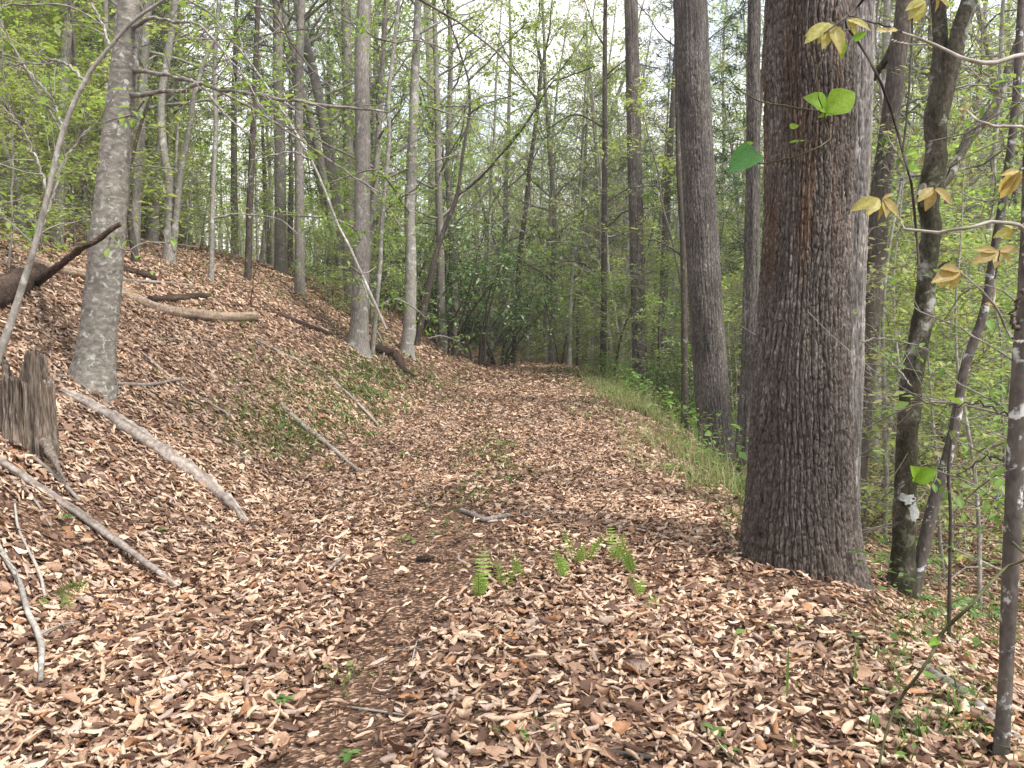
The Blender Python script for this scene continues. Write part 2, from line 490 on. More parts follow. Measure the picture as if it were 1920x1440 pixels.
# ------------------------------------------------------------------ leaf litter
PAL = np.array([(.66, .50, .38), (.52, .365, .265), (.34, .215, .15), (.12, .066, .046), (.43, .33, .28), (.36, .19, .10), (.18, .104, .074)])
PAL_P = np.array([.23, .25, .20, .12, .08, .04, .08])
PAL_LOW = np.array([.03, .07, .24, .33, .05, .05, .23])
def litter_leaves(mb, x, y, rng, L, W, nu, nv, lift=.035, curl=None, broad=False, dark=False):
    N = len(x)
    low = rng.random(N)
    e = .03
    z0 = hgt(x, y)
    gx = (hgt(x + e, y) - z0) / e; gy = (hgt(x, y + e) - z0) / e
    sd = .12 if broad else .26
    L = L * np.exp(rng.normal(0, sd, N)); W = W * np.exp(rng.normal(0, sd, N))
    A = np.where(low < .30, rng.uniform(.8, 2.8, N), rng.uniform(2.8, 5.8, N)) if curl is None else rng.uniform(*curl, N)
    rho = W / A
    t = np.linspace(0, 1, nu)[None, :, None]; s = np.linspace(-.5, .5, nv)[None, None, :]
    prof = np.sin(np.pi * np.clip(t, .02, .98) ** .85) ** .75
    if broad: prof = prof * (1 + .22 * np.sin(t * 17))         # lobed edge
    e1 = lambda q: q[:, None, None]
    off = e1(rng.uniform(-.5, .5, N))                        # more rolled on one side than the other
    phi = (s + off * .25) * e1(A) * prof * (1 + off * np.sign(s) * .5)
    yy = e1(rho) * np.sin(phi)
    zz = e1(rho) * (1 - np.cos(phi))
    flip = np.where(rng.random(N) < .72, -1., 1.)
    zz = zz * e1(flip)
    xx = (t - .5) * e1(L) * np.ones_like(s)
    zz = zz + e1(rng.normal(0, .09, N)) * (t - .5) ** 2 * 4 * e1(L)
    yy = yy + e1(rng.normal(0, .07, N)) * (t - .5) ** 2 * 4 * e1(L)
    # crinkle
    zz = zz + rng.normal(0, .0022, zz.shape)
    roll, pit, yaw = rng.normal(0, .42, N), rng.normal(0, .2, N), rng.uniform(0, 2 * np.pi, N)
    cr, sr = e1(np.cos(roll)), e1(np.sin(roll))
    yy, zz = yy * cr - zz * sr, yy * sr + zz * cr
    cp, sp = e1(np.cos(pit)), e1(np.sin(pit))
    xx, zz = xx * cp - zz * sp, xx * sp + zz * cp
    cy, sy = e1(np.cos(yaw)), e1(np.sin(yaw))
    xx, yy = xx * cy - yy * sy, xx * sy + yy * cy
    zmin = zz.reshape(N, -1).min(1)
    zz = zz - e1(zmin) + e1(z0 + low * lift - .012) + xx * e1(gx) + yy * e1(gy)
    V = np.stack([xx + e1(x), yy + e1(y), zz], -1).reshape(-1, 3)
    i, j = np.meshgrid(np.arange(nu - 1), np.arange(nv - 1), indexing='ij')
    i, j = i.ravel(), j.ravel()
    q0 = np.stack([i * nv + j, i * nv + j + 1, (i + 1) * nv + j + 1, (i + 1) * nv + j], 1)
    q = (q0[None] + (np.arange(N) * nu * nv)[:, None, None]).reshape(-1, 4)
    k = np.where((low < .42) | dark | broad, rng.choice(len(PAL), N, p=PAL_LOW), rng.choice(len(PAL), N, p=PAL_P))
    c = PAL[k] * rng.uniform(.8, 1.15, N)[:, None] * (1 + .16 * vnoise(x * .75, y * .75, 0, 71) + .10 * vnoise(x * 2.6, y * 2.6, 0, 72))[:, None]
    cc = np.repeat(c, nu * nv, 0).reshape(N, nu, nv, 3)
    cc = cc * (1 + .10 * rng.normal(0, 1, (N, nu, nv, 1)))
    mb.add(V, q, 0, np.clip(cc, .02, .9).reshape(-1, 3))

def dirt(x, y):
    """share of bare, trodden ground"""
    c = xc(y)
    tr = np.exp(-((x - c + .52) / .30) ** 2) * sst(1.8, 2.6, y) * (1 - sst(5.4, 7.5, y)) * 1.15
    tr2 = np.exp(-((x - c + .35) / .55) ** 2) * sst(4.2, 4.8, y) * (1 - sst(6.4, 8.5, y)) * 1.0
    n = .5 + .5 * vnoise(x * 2.4, y * 2.4, 0, 21) + .25 * vnoise(x * 7, y * 7, 0, 22)
    sl = np.exp(-((x + 3.15) / .45) ** 2 - ((y - 4.9) / .7) ** 2) * .9
    oak = np.exp(-((x - 1.75) / .5) ** 2 - ((y - 4.75) / .28) ** 2) * 1.1
    sl = sl + oak
    return np.clip((tr + tr2 + sl) * (.55 + .8 * n), 0, 1)

def build_litter():
    rng = np.random.default_rng(5)
    mb = MB()
    bands = [(1.7, 5.0, 1800, .067, .038, 6, 4), (5.0, 8.5, 1450, .066, .038, 4, 4), (8.5, 13, 980, .070, .040, 4, 3), (13, 20, 430, .09, .052, 3, 3), (20, 38, 110, .13, .08, 3, 3)]
    for y0, y1, dens, L, W, nu, nv in bands:
        xl, xr = -.80 * y1 - 1.2, .80 * y1 + 1.0
        n = int(dens * (y1 - y0) * (xr - xl))
        x = rng.uniform(xl, xr, n); y = rng.uniform(y0, y1, n)
        keep = np.abs(x) < .80 * y + 1.1
        d = dirt(x, y)
        dens_n = .85 + .35 * vnoise(x * .9, y * .9, 0, 8)
        # thinner under the grass of the right hand brink and beyond
        r = x - xc(y) - hw(y)
        dens_n = np.where(r > .3, dens_n * .62, dens_n)
        keep &= rng.random(n) < dens_n * (1 - .93 * d)
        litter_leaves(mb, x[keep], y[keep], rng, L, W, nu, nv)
        if y1 < 14:                                          # here and there a broad flat leaf
            m = keep & (rng.random(n) < .03)
            litter_leaves(mb, x[m], y[m], rng, .088, .058, 7, 6, .045, (.6, 2.6), True)
    # crumbs on the bare ground
    n = 30000
    x = rng.uniform(-3.8, 2.4, n); y = rng.uniform(1.8, 8, n)
    k = rng.random(n) < dirt(x, y) * .9 + .12
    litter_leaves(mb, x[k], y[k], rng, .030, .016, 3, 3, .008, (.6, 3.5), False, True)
    o = mb.build('leaf_litter', M['litter'])
    o['kind'] = 'stuff'
build_litter()

# ------------------------------------------------------------------ grass and low green cover
def blades(mb, x, y, rng, h, w, col_a, col_b, lean=.5, nseg=3):
    N = len(x)
    if N == 0: return
    z = hgt(x, y) - .01
    h = h * rng.uniform(.5, 1.3, N)
    az = rng.uniform(0, 2 * np.pi, N)
    le = lean * rng.uniform(.2, 1.4, N)
    face = az + np.pi / 2 + rng.normal(0, .4, N)
    t = np.linspace(0, 1, nseg + 1)[None]
    px = x[:, None] + np.cos(az)[:, None] * (le * h)[:, None] * t ** 2
    py = y[:, None] + np.sin(az)[:, None] * (le * h)[:, None] * t ** 2
    pz = z[:, None] + h[:, None] * (t - .32 * le[:, None] * t ** 2.5)
    ww = w * (1 - t ** 2 * .95) * .5
    dx, dy = np.cos(face)[:, None] * ww, np.sin(face)[:, None] * ww
    Lf = np.stack([px - dx, py - dy, pz], -1); Rt = np.stack([px + dx, py + dy, pz], -1)
    V = np.stack([Lf, Rt], 2)                                # N, nseg+1, 2, 3
    i = np.arange(nseg)
    q0 = np.stack([i * 2, i * 2 + 1, i * 2 + 3, i * 2 + 2], 1)
    q = (q0[None] + (np.arange(N) * (nseg + 1) * 2)[:, None, None]).reshape(-1, 4)
    tt = rng.random(N)[:, None]
    c = (np.asarray(col_a)[None] * (1 - tt) + np.asarray(col_b)[None] * tt) * rng.uniform(.75, 1.2, N)[:, None]
    mb.add(V.reshape(-1, 3), q, 0, np.repeat(c, (nseg + 1) * 2, 0))

def px_patch(rng, n, cx, cy, sx, sy):
    out = []
    for a, b in zip(rng.normal(cx, sx, n), rng.normal(cy, sy, n)):
        out.append(G(a, b)[:2])
    return np.array(out)

def clustered(rng, cen, per, spread):
    p = np.repeat(cen, per, 0)
    return p + rng.normal(0, spread, p.shape)

GR_A, GR_B = (.075, .14, .03), (.15, .22, .06)
DRY_A, DRY_B = (.36, .32, .19), (.50, .45, .30)
def build_ground_cover():
    rng = np.random.default_rng(11)
    g = MB()
    # sparse green on the path crown and in the left bank
    for cx, cy, sx, sy, n, per, h in [(925, 850, 40, 22, 80, 14, .08), (900, 920, 60, 24, 34, 9, .06), (725, 945, 60, 15, 10, 6, .05), (800, 1010, 70, 25, 18, 5, .035),
                                      (700, 700, 60, 45, 260, 10, .11), (560, 740, 70, 45, 120, 8, .09), (480, 800, 60, 45, 170, 8, .07), (560, 830, 40, 25, 110, 10, .08), (640, 780, 50, 30, 90, 9, .09),
                                      (640, 1270, 12, 20, 5, 8, .05), (1720, 1190, 70, 40, 30, 7, .10), (1790, 1330, 70, 60, 26, 7, .12), (1650, 1200, 40, 50, 14, 6, .08), (1830, 1150, 60, 50, 40, 8, .12), (1400, 930, 14, 26, 40, 9, .16), (1355, 880, 30, 14, 40, 9, .2), (1300, 800, 20, 30, 40, 9, .25), (1480, 1180, 60, 40, 8, 5, .05), (960, 1390, 60, 20, 4, 6, .05), (400, 790, 60, 40, 40, 5, .06),
                                      (840, 720, 30, 20, 30, 10, .10), (985, 655, 30, 12, 40, 12, .2),
                                      (1110, 700, 45, 9, 90, 16, .14), (1170, 712, 25, 14, 80, 16, .18), (1190, 735, 14, 14, 50, 14, .2)]:
        c = px_patch(rng, n, cx, cy, sx, sy)
        p = clustered(rng, c, per, .05 if cy > 760 else .12)
        blades(g, p[:, 0], p[:, 1], rng, h, .010 if cy > 760 else .02, GR_A, GR_B, .7)
        # small broad leaves among the blades
        p2 = clustered(rng, c, max(2, per // 3), .07)
        P = np.stack([p2[:, 0], p2[:, 1], hgt(p2[:, 0], p2[:, 1]) + rng.uniform(.02, h + .02, len(p2))], 1)
        leaf_quads(g, P, .045 if cy > 760 else .09, rng, (.08, .16, .035), (.16, .25, .07), flat=.75)
    o = g.build('grass', M['grass']); o['kind'] = 'stuff'
    d = MB()
    # pale seeded grass along the right brink
    ys = rng.uniform(7.4, 21, 1000)
    rr = rng.normal(.28, .5, 1000)
    cen = np.stack([xc(ys) + hw(ys) + rr - .1, ys], 1)
    cen = cen[(vnoise(cen[:, 0] * 1.6, cen[:, 1] * 1.1, 0, 51) + .5 * rng.normal(0, 1, 1000)) > .4]
    p = clustered(rng, cen, 15, .06)
    k = rng.random(len(p))
    a_, b_, c_ = k < .34, (k >= .34) & (k < .84), k >= .84
    blades(d, p[a_, 0], p[a_, 1], rng, .30, .007, DRY_A, DRY_B, 1.0)
    blades(d, p[b_, 0], p[b_, 1], rng, .24, .011, (.11, .20, .05), (.22, .32, .10), 1.0)
    w = clustered(rng, cen[::2], 7, .12)
    P = np.stack([w[:, 0], w[:, 1], hgt(w[:, 0], w[:, 1]) + rng.uniform(.03, .28, len(w))], 1)
    leaf_quads(d, P, .06, rng, (.10, .20, .045), (.20, .33, .09), flat=.7)
    blades(d, p[c_, 0], p[c_, 1], rng, .60, .005, DRY_A, DRY_B, .5)
    ys = rng.uniform(5.6, 9, 60)
    cen = np.stack([xc(ys) + hw(ys) + rng.normal(.2, .25, 60), ys], 1)
    p = clustered(rng, cen, 12, .07)
    blades(d, p[:, 0], p[:, 1], rng, .15, .008, (.12, .17, .05), DRY_A, .9)
    o = d.build('dry_grass', M['grass']); o['kind'] = 'stuff'
    u = MB()
    # low green weeds on the ravine side and the valley floor
    n = 1500
    y = rng.uniform(4, 30, n); r = rng.uniform(.3, 14, n)
    x = xc(y) + hw(y) + r
    k = vnoise(x * .6, y * .6, 0, 31) > .05
    p = clustered(rng, np.stack([x[k], y[k]], 1), 7, .16)
    P = np.stack([p[:, 0], p[:, 1], hgt(p[:, 0], p[:, 1]) + rng.uniform(.02, .3, len(p))], 1)
    leaf_quads(u, P, .075, rng, (.06, .13, .03), (.14, .23, .06), flat=.75)
    # and on the upper hillside
    n = 900
    y = rng.uniform(10, 38, n); s = rng.uniform(2.5, 16, n)
    x = xc(y) - hw(y) - s
    k = vnoise(x * .5, y * .5, 0, 33) > .1
    p = clustered(rng, np.stack([x[k], y[k]], 1), 7, .2)
    P = np.stack([p[:, 0], p[:, 1], hgt(p[:, 0], p[:, 1]) + rng.uniform(.02, .35, len(p))], 1)
    leaf_quads(u, P, .075, rng, (.06, .12, .03), (.14, .22, .06), flat=.75)
    n = 1300
    y = rng.uniform(8.5, 27, n); r = .4 + 4 * rng.random(n) ** 1.4
    x = xc(y) + hw(y) + r
    k = vnoise(x * .9, y * .7, 0, 37) > -.15
    p = clustered(rng, np.stack([x[k], y[k]], 1), 9, .2)
    P = np.stack([p[:, 0], p[:, 1], hgt(p[:, 0], p[:, 1]) + .05 + .75 * rng.random(len(p)) ** 1.6], 1)
    leaf_quads(u, P, .085, rng, (.12, .24, .06), (.25, .40, .12), flat=.65)
    # farther off it closes over the ground
    n = 9000
    y = 18 + 75 * rng.random(n) ** 1.2; x = rng.uniform(-.8, .8, n) * y
    r = x - xc(y) - hw(y); s = xc(y) - hw(y) - x
    k = ((r > 2.0) | (s > 12) | (y > 40)) & (vnoise(x * .22, y * .22, 0, 36) > -.25)
    p = clustered(rng, np.stack([x[k], y[k]], 1), 9, .35)
    hh = rng.uniform(.05, 1.6, len(p)) * rng.random(len(p))
    P = np.stack([p[:, 0], p[:, 1], hgt(p[:, 0], p[:, 1]) + hh], 1)
    leaf_quads(u, P, .17, rng, (.10, .20, .055), (.25, .36, .12), flat=.6)
    o = u.build('undergrowth', M['leaf']); o['kind'] = 'stuff'
build_ground_cover()

# ------------------------------------------------------------------ hero trunks
def stem_points(pts, Y=None, n=40, dY=0.0, top=None, sink=.25):
    """photo outline (px, py, width) from base up -> centre points and radii; the trunk stands at one depth"""
    p0 = pts[0]
    if Y is None:
        base = G(p0[0], p0[1]); Y = base[1]
    rows = []
    for i, (a, b, w) in enumerate(pts):
        P = at(a, b, Y + dY * i / max(1, len(pts) - 1))
        rows.append([*P, w * pxm(P) / 2])
    rows = np.array(rows)
    gz = float(hgt(rows[0, 0], rows[0, 1]))
    if rows[0, 2] > gz - .02:                                # carry it down into the soil
        d = rows[1, :3] - rows[0, :3]
        k = (rows[0, 2] - gz + sink) / max(d[2], .05)
        rows = np.concatenate([[[*(rows[0, :3] - d * min(k, 3)), rows[0, 3] * 1.08]], rows])
    if top:
        d = nrm(rows[-1, :3] - rows[-2, :3]); d = nrm(d * .6 + np.array([0, 0, .5]))
        L = top - rows[-1, 2]
        for f in (.33, .66, 1.0):
            rows = np.concatenate([rows, [[*(rows[-1, :3] + d * L / 3), rows[-1, 3] * (.75 if f < 1 else .5)]]])
    return rows

def trunk_mesh(mb, rows, sides, n, mat=0, rough=.06, seed=0, c=(1, 1, 1), cap=False):
    S = crom(rows, n)
    mb.tube(S[:, :3], np.maximum(S[:, 3], .002), sides, mat, c, cap, rough, seed)
    return S

def high_limbs(mb, S, rng, zmin, n, twigs, spread=.2, leafpts=None):
    """limbs on the part of the trunk above the height zmin"""
    idx = np.where(S[:, 2] > zmin)[0]
    if len(idx) < 3: return
    for k in range(n):
        i = idx[int(len(idx) * (k + .5) / n)]
        az = k * 2.4 + rng.uniform(-.5, .5)
        el = rng.uniform(.2, .9)
        d = (math.cos(az) * math.cos(el), math.sin(az) * math.cos(el), math.sin(el))
        L = rng.uniform(1.6, 3.4)
        P = grow(rng, S[i, :3], d, L, 7, .14, .05)
        r = min(S[i, 3] * .4, .06)
        mb.tube(P, np.linspace(r, r * .25, len(P)), 5)
        for t in range(4):
            j = rng.integers(2, len(P) - 1)
            d2 = nrm(P[j] - P[j - 1]) + rng.normal(0, .6, 3)
            Q = grow(rng, P[j], d2, L * rng.uniform(.25, .5), 5, .18, .02)
            twigs.tube(Q, np.linspace(r * .3, .004, len(Q)), 4)
            if leafpts is not None: leafpts.append(Q[2:])
            for u in range(2):
                q = rng.integers(1, len(Q) - 1)
                W = grow(rng, Q[q], nrm(Q[q] - Q[q - 1]) + rng.normal(0, .7, 3), rng.uniform(.3, .7), 4, .2, 0)
                twigs.tube(W, np.linspace(.006, .0025, len(W)), 3)
                if leafpts is not None: leafpts.append(W[1:])

def scatter_along(paths, rng, n, jit):
    P = []
    for q in range(n):
        L = paths[rng.integers(len(paths))]
        i = rng.integers(0, len(L) - 1) if len(L) > 1 else 0
        t = rng.random()
        P.append(L[i] * (1 - t) + L[min(i + 1, len(L) - 1)] * t)
    return np.array(P) + rng.normal(0, jit, (n, 3))

SPR_A, SPR_B = (.19, .30, .08), (.33, .43, .14)

def hero_tree(name, label, pts, mat, Y=None, dY=0, top=13, sides=20, n=70, rough=.05, seed=0, limbs=8, zmin=None, leaves=260, branches=(), leaf_size=.06, crown_mat='twig', cat='tree', group=None, leafcol=(SPR_A, SPR_B), flare=0):
    rng = np.random.default_rng(100 + seed)
    rows = stem_points(pts, Y, top=top, dY=dY)
    root = empty(name, label, cat, group, tuple(rows[0, :3]))
    off = rows[0, :3].copy()
    tb, cb = MB(), MB()
    S = crom(rows, n)
    S[:, :3] -= off
    rr = np.maximum(S[:, 3], .002)
    if flare:
        h = S[:, 2] - .2
        rr = rr * (1 + flare * np.exp(-np.maximum(h, 0) / .22))
    if sides >= 16 or flare:
        th = np.arange(sides) * 2 * math.pi / sides
        fl = (flare or .1) + .16
        lob = 1 + .8 * np.cos(3 * th + seed) + .5 * np.cos(5 * th + seed * 2.3)
        rr = rr[:, None] * (1 + fl * np.exp(-np.maximum(S[:, 2] - .03, 0) / .13)[:, None] * lob[None])
    tb.tube(S[:, :3], rr, sides, 0, (1, 1, 1), False, rough, seed)
    S2 = S.copy()
    lp = []
    if limbs:
        high_limbs(tb, S2, rng, (zmin if zmin is not None else 5.0) - off[2], limbs, cb, leafpts=lp)
    YY = rows[1, 1]
    for br in branches:                                      # (list of (px, py, width), depth offset, n twigs, n leaves)
        bp, bdy, ntw, nlv = br
        bl = []
        Bp = np.array([[*at(a, b, YY + bdy * i / max(1, len(bp) - 1)), w] for i, (a, b, w) in enumerate(bp)])
        Bp[:, 3] = [w * pxm(q[:3]) / 2 for q, (_, _, w) in zip(Bp, bp)]
        Bp[:, :3] -= off
        B = crom(Bp, 26)
        tb.tube(B[:, :3] + rng.normal(0, .006, (26, 3)), np.maximum(B[:, 3], .002), 6)
        for t in range(ntw):
            j = rng.integers(4, 25)
            d2 = nrm(B[j, :3] - B[j - 1, :3]) + rng.normal(0, .55, 3)
            Q = grow(rng, B[j, :3], d2, rng.uniform(.25, .7), 5, .15, -.02)
            cb.tube(Q, np.linspace(min(B[j, 3] * .6, .006), .002, len(Q)), 3)
            bl.append(Q[1:])
        if nlv and bl:
            leaf_quads(cb, scatter_along(bl, rng, nlv, .03), leaf_size, rng, *leafcol, mat=1, flat=.6)
    if lp and leaves:
        leaf_quads(cb, scatter_along(lp, rng, leaves, .05), leaf_size * 1.5, rng, *leafcol, mat=1, flat=.5)
    tb.build('trunk', M[mat], root)
    if cb.n:
        cb.build('crown', [M[crown_mat], M['leaf']], root)
    return root, rows

# the big oak: its bark is real relief
def furrowed_trunk(rows, nu, nv, zfine, cellw, cellh, amp, seed, lobes, flare, side_tint=None, hscale=.24):
    S = crom(rows, nv * 3)
    z = S[:, 2]
    z0 = rows[0, 2]
    # rows of the mesh: close together where it is seen, wide apart above
    lvl = np.concatenate([np.linspace(z0, zfine, nv), np.linspace(zfine, z[-1], 30)[1:]])
    cxs = np.interp(lvl, z, S[:, 0]); cys = np.interp(lvl, z, S[:, 1]); rad = np.interp(lvl, z, S[:, 3])
    th = np.arange(nu) * 2 * math.pi / nu
    TH, Z = np.meshgrid(th, lvl)
    Rb = np.repeat(rad[:, None], nu, 1)
    r_ref = rad[len(rad) // 4]
    nc = max(8, int(round(2 * math.pi * r_ref / cellw)))
    U = TH / (2 * math.pi) * nc
    Vv = Z / cellh
    gash = 0
    if side_tint is not None:
        gz = (Z - 2.36) / .46
        gth = -.5 * math.pi + .80 - .22 * np.clip(gz, 0, 1) + .05 * vnoise(Z * 9, 0, 0, 2)
        dth = np.angle(np.exp(1j * (TH - gth)))
        gash = np.exp(-(dth / .045) ** 2) * sst(-.04, .06, gz) * (1 - sst(.75, 1.1, gz))
    wu = .75 * vnoise(np.cos(TH) * 4, np.sin(TH) * 4, Z * 5, seed) + .25 * vnoise(np.cos(TH) * 11, np.sin(TH) * 11, Z * 14, seed + 1)
    wv = .5 * vnoise(np.cos(TH) * 6 + 9, np.sin(TH) * 6, Z * 6, seed + 2)
    f1, ed, cid = worley2(U + wu, Vv + wv, nc, seed)
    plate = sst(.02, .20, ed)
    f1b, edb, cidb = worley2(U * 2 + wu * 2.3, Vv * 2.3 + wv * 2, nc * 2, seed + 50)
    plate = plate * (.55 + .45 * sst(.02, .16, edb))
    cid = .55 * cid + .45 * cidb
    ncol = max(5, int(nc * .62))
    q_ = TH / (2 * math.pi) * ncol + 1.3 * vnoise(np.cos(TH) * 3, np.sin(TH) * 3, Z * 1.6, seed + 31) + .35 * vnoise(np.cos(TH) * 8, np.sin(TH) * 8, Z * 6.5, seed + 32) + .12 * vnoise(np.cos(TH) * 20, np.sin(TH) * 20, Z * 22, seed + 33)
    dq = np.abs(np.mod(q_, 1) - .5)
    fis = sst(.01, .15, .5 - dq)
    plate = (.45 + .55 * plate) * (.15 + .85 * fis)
    fine = vnoise(np.cos(TH) * r_ref * 90, np.sin(TH) * r_ref * 90, Z * 45, seed + 4)
    nar = np.sin(U * 2 * math.pi * .5 + 2.2 * vnoise(np.cos(TH) * 3, np.sin(TH) * 3, Z * 1.4, seed + 5) * 2)
    disp = amp * (plate * (.7 + .5 * cid) - .6) + amp * .18 * fine + amp * .3 * nar
    hh = np.clip(Z - (z0 + .2), 0, None)
    lob = sum(a * np.cos(k * TH + p) for k, a, p in lobes)
    Rb = Rb * (1 + flare * np.exp(-hh / hscale) * (1 + 1.0 * lob)) * (1 + .018 * lob) + disp
    Rb = Rb - .05 * gash + .02 * vnoise(np.cos(TH) * 1.5, np.sin(TH) * 1.5, Z * .9, seed + 8)
    V = np.stack([cxs[:, None] + Rb * np.cos(TH), cys[:, None] + Rb * np.sin(TH), Z], -1)
    c = np.repeat((.38 + .72 * plate)[..., None], 3, -1)       # fissures: darker inner bark, deepened in colour to stand in for relief shade
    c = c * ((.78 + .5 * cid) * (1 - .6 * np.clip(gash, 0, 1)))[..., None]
    lich = sst(.25, .6, vnoise(np.cos(TH) * 5, np.sin(TH) * 5, Z * 3.5, seed + 9)) * plate * (cid > .45)
    c = c * (1 + lich[..., None] * np.array([.5, .52, .55]))
    c = c * (1 + .30 * vnoise(np.cos(TH) * 2.2, np.sin(TH) * 2.2, Z * 1.3, seed + 61) + .18 * vnoise(np.cos(TH) * 7, np.sin(TH) * 7, Z * 5, seed + 62))[..., None]
    if side_tint is not None:
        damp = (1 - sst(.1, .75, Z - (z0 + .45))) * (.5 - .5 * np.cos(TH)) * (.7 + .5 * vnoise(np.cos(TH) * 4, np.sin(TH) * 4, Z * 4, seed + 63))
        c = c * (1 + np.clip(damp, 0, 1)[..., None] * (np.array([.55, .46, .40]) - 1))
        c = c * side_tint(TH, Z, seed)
    ny = len(lvl)
    i, j = np.meshgrid(np.arange(ny - 1), np.arange(nu), indexing='ij')
    i, j = i.ravel(), j.ravel(); k = (j + 1) % nu
    q = np.stack([i * nu + j, i * nu + k, (i + 1) * nu + k, (i + 1) * nu + j], 1)
    return V.reshape(-1, 3), q, c.reshape(-1, 3)

def oak_tint(TH, Z, seed):
    # rusty inner bark shows in broad streaks, most of all high up and on the left flank
    n = vnoise(np.cos(TH) * 3, np.sin(TH) * 3, Z * .9, seed + 20) + .5 * vnoise(np.cos(TH) * 9, np.sin(TH) * 9, Z * 3, seed + 21)
    left = .5 + .5 * np.cos(TH - math.pi * 1.12)
    right = np.exp(-((np.mod(TH, 2 * math.pi) - 1.92 * math.pi) / .22) ** 2)
    m = sst(.1, .8, n * .55 + .38 * left * sst(1.4, 2.6, Z) + .6 * right * sst(1.9, 2.6, Z) - .12)
    return 1 + m[..., None] * (np.array([1.0, .78, .62]) - 1)

def big_oak():
    rng = np.random.default_rng(1)
    Y = 4.95
    pts = [(1496, 1092, 218), (1496, 1000, 200), (1497, 900, 184), (1499, 740, 168), (1502, 600, 158), (1510, 400, 150), (1515, 200, 152), (1518, 0, 154)]
    Y += .36
    rows = np.array([[*at(a, b, Y), w * pxm(at(a, b, Y)) / 2] for a, b, w in pts])
    rows = np.concatenate([[[rows[0, 0], rows[0, 1], rows[0, 2] - .45, rows[0, 3] * 1.03]], rows])
    rows = np.concatenate([rows, [[rows[-1, 0] + .1, rows[-1, 1], 7.5, rows[-1, 3] * .85], [rows[-1, 0] + .2, rows[-1, 1] + .1, 12, rows[-1, 3] * .6], [rows[-1, 0] + .2, rows[-1, 1] + .1, 17, .08]]])
    off = np.array([rows[0, 0], rows[0, 1], float(hgt(rows[0, 0], rows[0, 1]))])
    root = empty('oak_tree', 'massive oak with rugged red-brown plated bark at the right brink of the path', 'tree', None, tuple(off))
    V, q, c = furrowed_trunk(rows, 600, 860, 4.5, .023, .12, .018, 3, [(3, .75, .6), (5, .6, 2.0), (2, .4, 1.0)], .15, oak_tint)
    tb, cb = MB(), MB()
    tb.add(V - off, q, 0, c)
    S = crom(rows, 60); S[:, :3] -= off
    lp = []
    high_limbs(tb, S, rng, 6.5, 10, cb, leafpts=lp)
    leaf_quads(cb, scatter_along(lp, rng, 400, .05), .09, rng, SPR_A, SPR_B, mat=1, flat=.5)
    tb.build('trunk', M['oak'], root)
    cb.build('crown', [M['twig'], M['leaf']], root)
big_oak()

def furrowed_tree(name, label, pts, Y, nu, nv, zfine, cellw, cellh, amp, seed, mat='grey_bark', flare=.12, behind=0):
    rng = np.random.default_rng(300 + seed)
    rows = stem_points(pts, Y, top=15)
    off = np.array([rows[0, 0], rows[0, 1], float(hgt(rows[0, 0], rows[0, 1]))])
    root = empty(name, label, 'tree', None, tuple(off))
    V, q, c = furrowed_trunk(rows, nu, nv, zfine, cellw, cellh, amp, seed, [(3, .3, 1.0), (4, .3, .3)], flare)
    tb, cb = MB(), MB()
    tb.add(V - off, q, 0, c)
    S = crom(rows, 60); S[:, :3] -= off
    lp = []
    high_limbs(tb, S, rng, zfine + .8 - off[2], 9, cb, leafpts=lp)
    leaf_quads(cb, scatter_along(lp, rng, 300, .05), .09, rng, SPR_A, SPR_B, mat=1, flat=.5)
    tb.build('trunk', M[mat], root)
    cb.build('crown', [M['twig'], M['leaf']], root)
    return rows

furrowed_tree('grey_tree', 'pale grey straight trunk pressed close behind the massive oak', [(1572, 1050, 74), (1575, 900, 64), (1582, 700, 62), (1588, 500, 62), (1595, 300, 62), (1601, 150, 61), (1604, 0, 60)], 6.6, 150, 420, 5.2, .03, .14, .012, 41, 'pale_furrowed')
furrowed_tree('straight_tree', 'straight grey-brown finely furrowed trunk next left of the massive oak', [(1346, 856, 74), (1341, 800, 64), (1332, 700, 62), (1325, 600, 60), (1318, 480, 60), (1310, 360, 59), (1303, 200, 59), (1294, 0, 60)], None, 180, 460, 7.0, .03, .12, .015, 42, flare=.05)
furrowed_tree('pine_tree', 'tall straight brown-grey pine trunk rising from the right edge of the far path', [(1203, 742, 34), (1200, 680, 28), (1195, 500, 27), (1190, 300, 26), (1186, 100, 25), (1183, 0, 25)], None, 90, 260, 11, .05, .10, .014, 43, 'pine_bark', .1)
furrowed_tree('narrow_tree', 'narrow grey trunk seen between the furrowed trunk and the massive oak', [(1396, 850, 34), (1404, 700, 29), (1408, 560, 28), (1411, 380, 27), (1413, 200, 24), (1414, 0, 22)], 12.2, 90, 300, 9, .04, .12, .012, 44)

# near beech on the left bank
hero_tree('beech_tree', 'smooth pale grey beech with white lichen blotches beside the jagged stump',
          [(172, 722, 78), (180, 660, 66), (188, 590, 63), (196, 520, 61), (206, 400, 57), (215, 300, 54), (226, 200, 50), (236, 100, 46), (243, 20, 43), (245, 0, 43)],
          'beech', sides=40, n=110, rough=.035, seed=1, flare=.12, limbs=7, zmin=5.6,
          branches=[([(235, 180, 14), (262, 177, 9), (300, 172, 8), (340, 170, 8), (376, 158, 8), (420, 168, 8), (500, 180, 7), (600, 196, 6), (728, 211, 4)], -.9, 26, 150),
                    ([(238, 133, 12), (262, 132, 9), (295, 138, 8), (345, 148, 8), (378, 158, 7)], -.3, 3, 6),
                    ([(385, 160, 6), (425, 178, 5), (480, 208, 5), (560, 260, 4), (640, 316, 4), (720, 365, 3)], -.8, 20, 110),
                    ([(378, 158, 5), (410, 200, 5), (450, 240, 4), (485, 265, 3)], -.5, 5, 16),
                    ([(240, 60, 9), (280, 35, 7), (330, 42, 6), (370, 45, 5), (420, 95, 4), (500, 210, 3)], -1.2, 20, 110)])

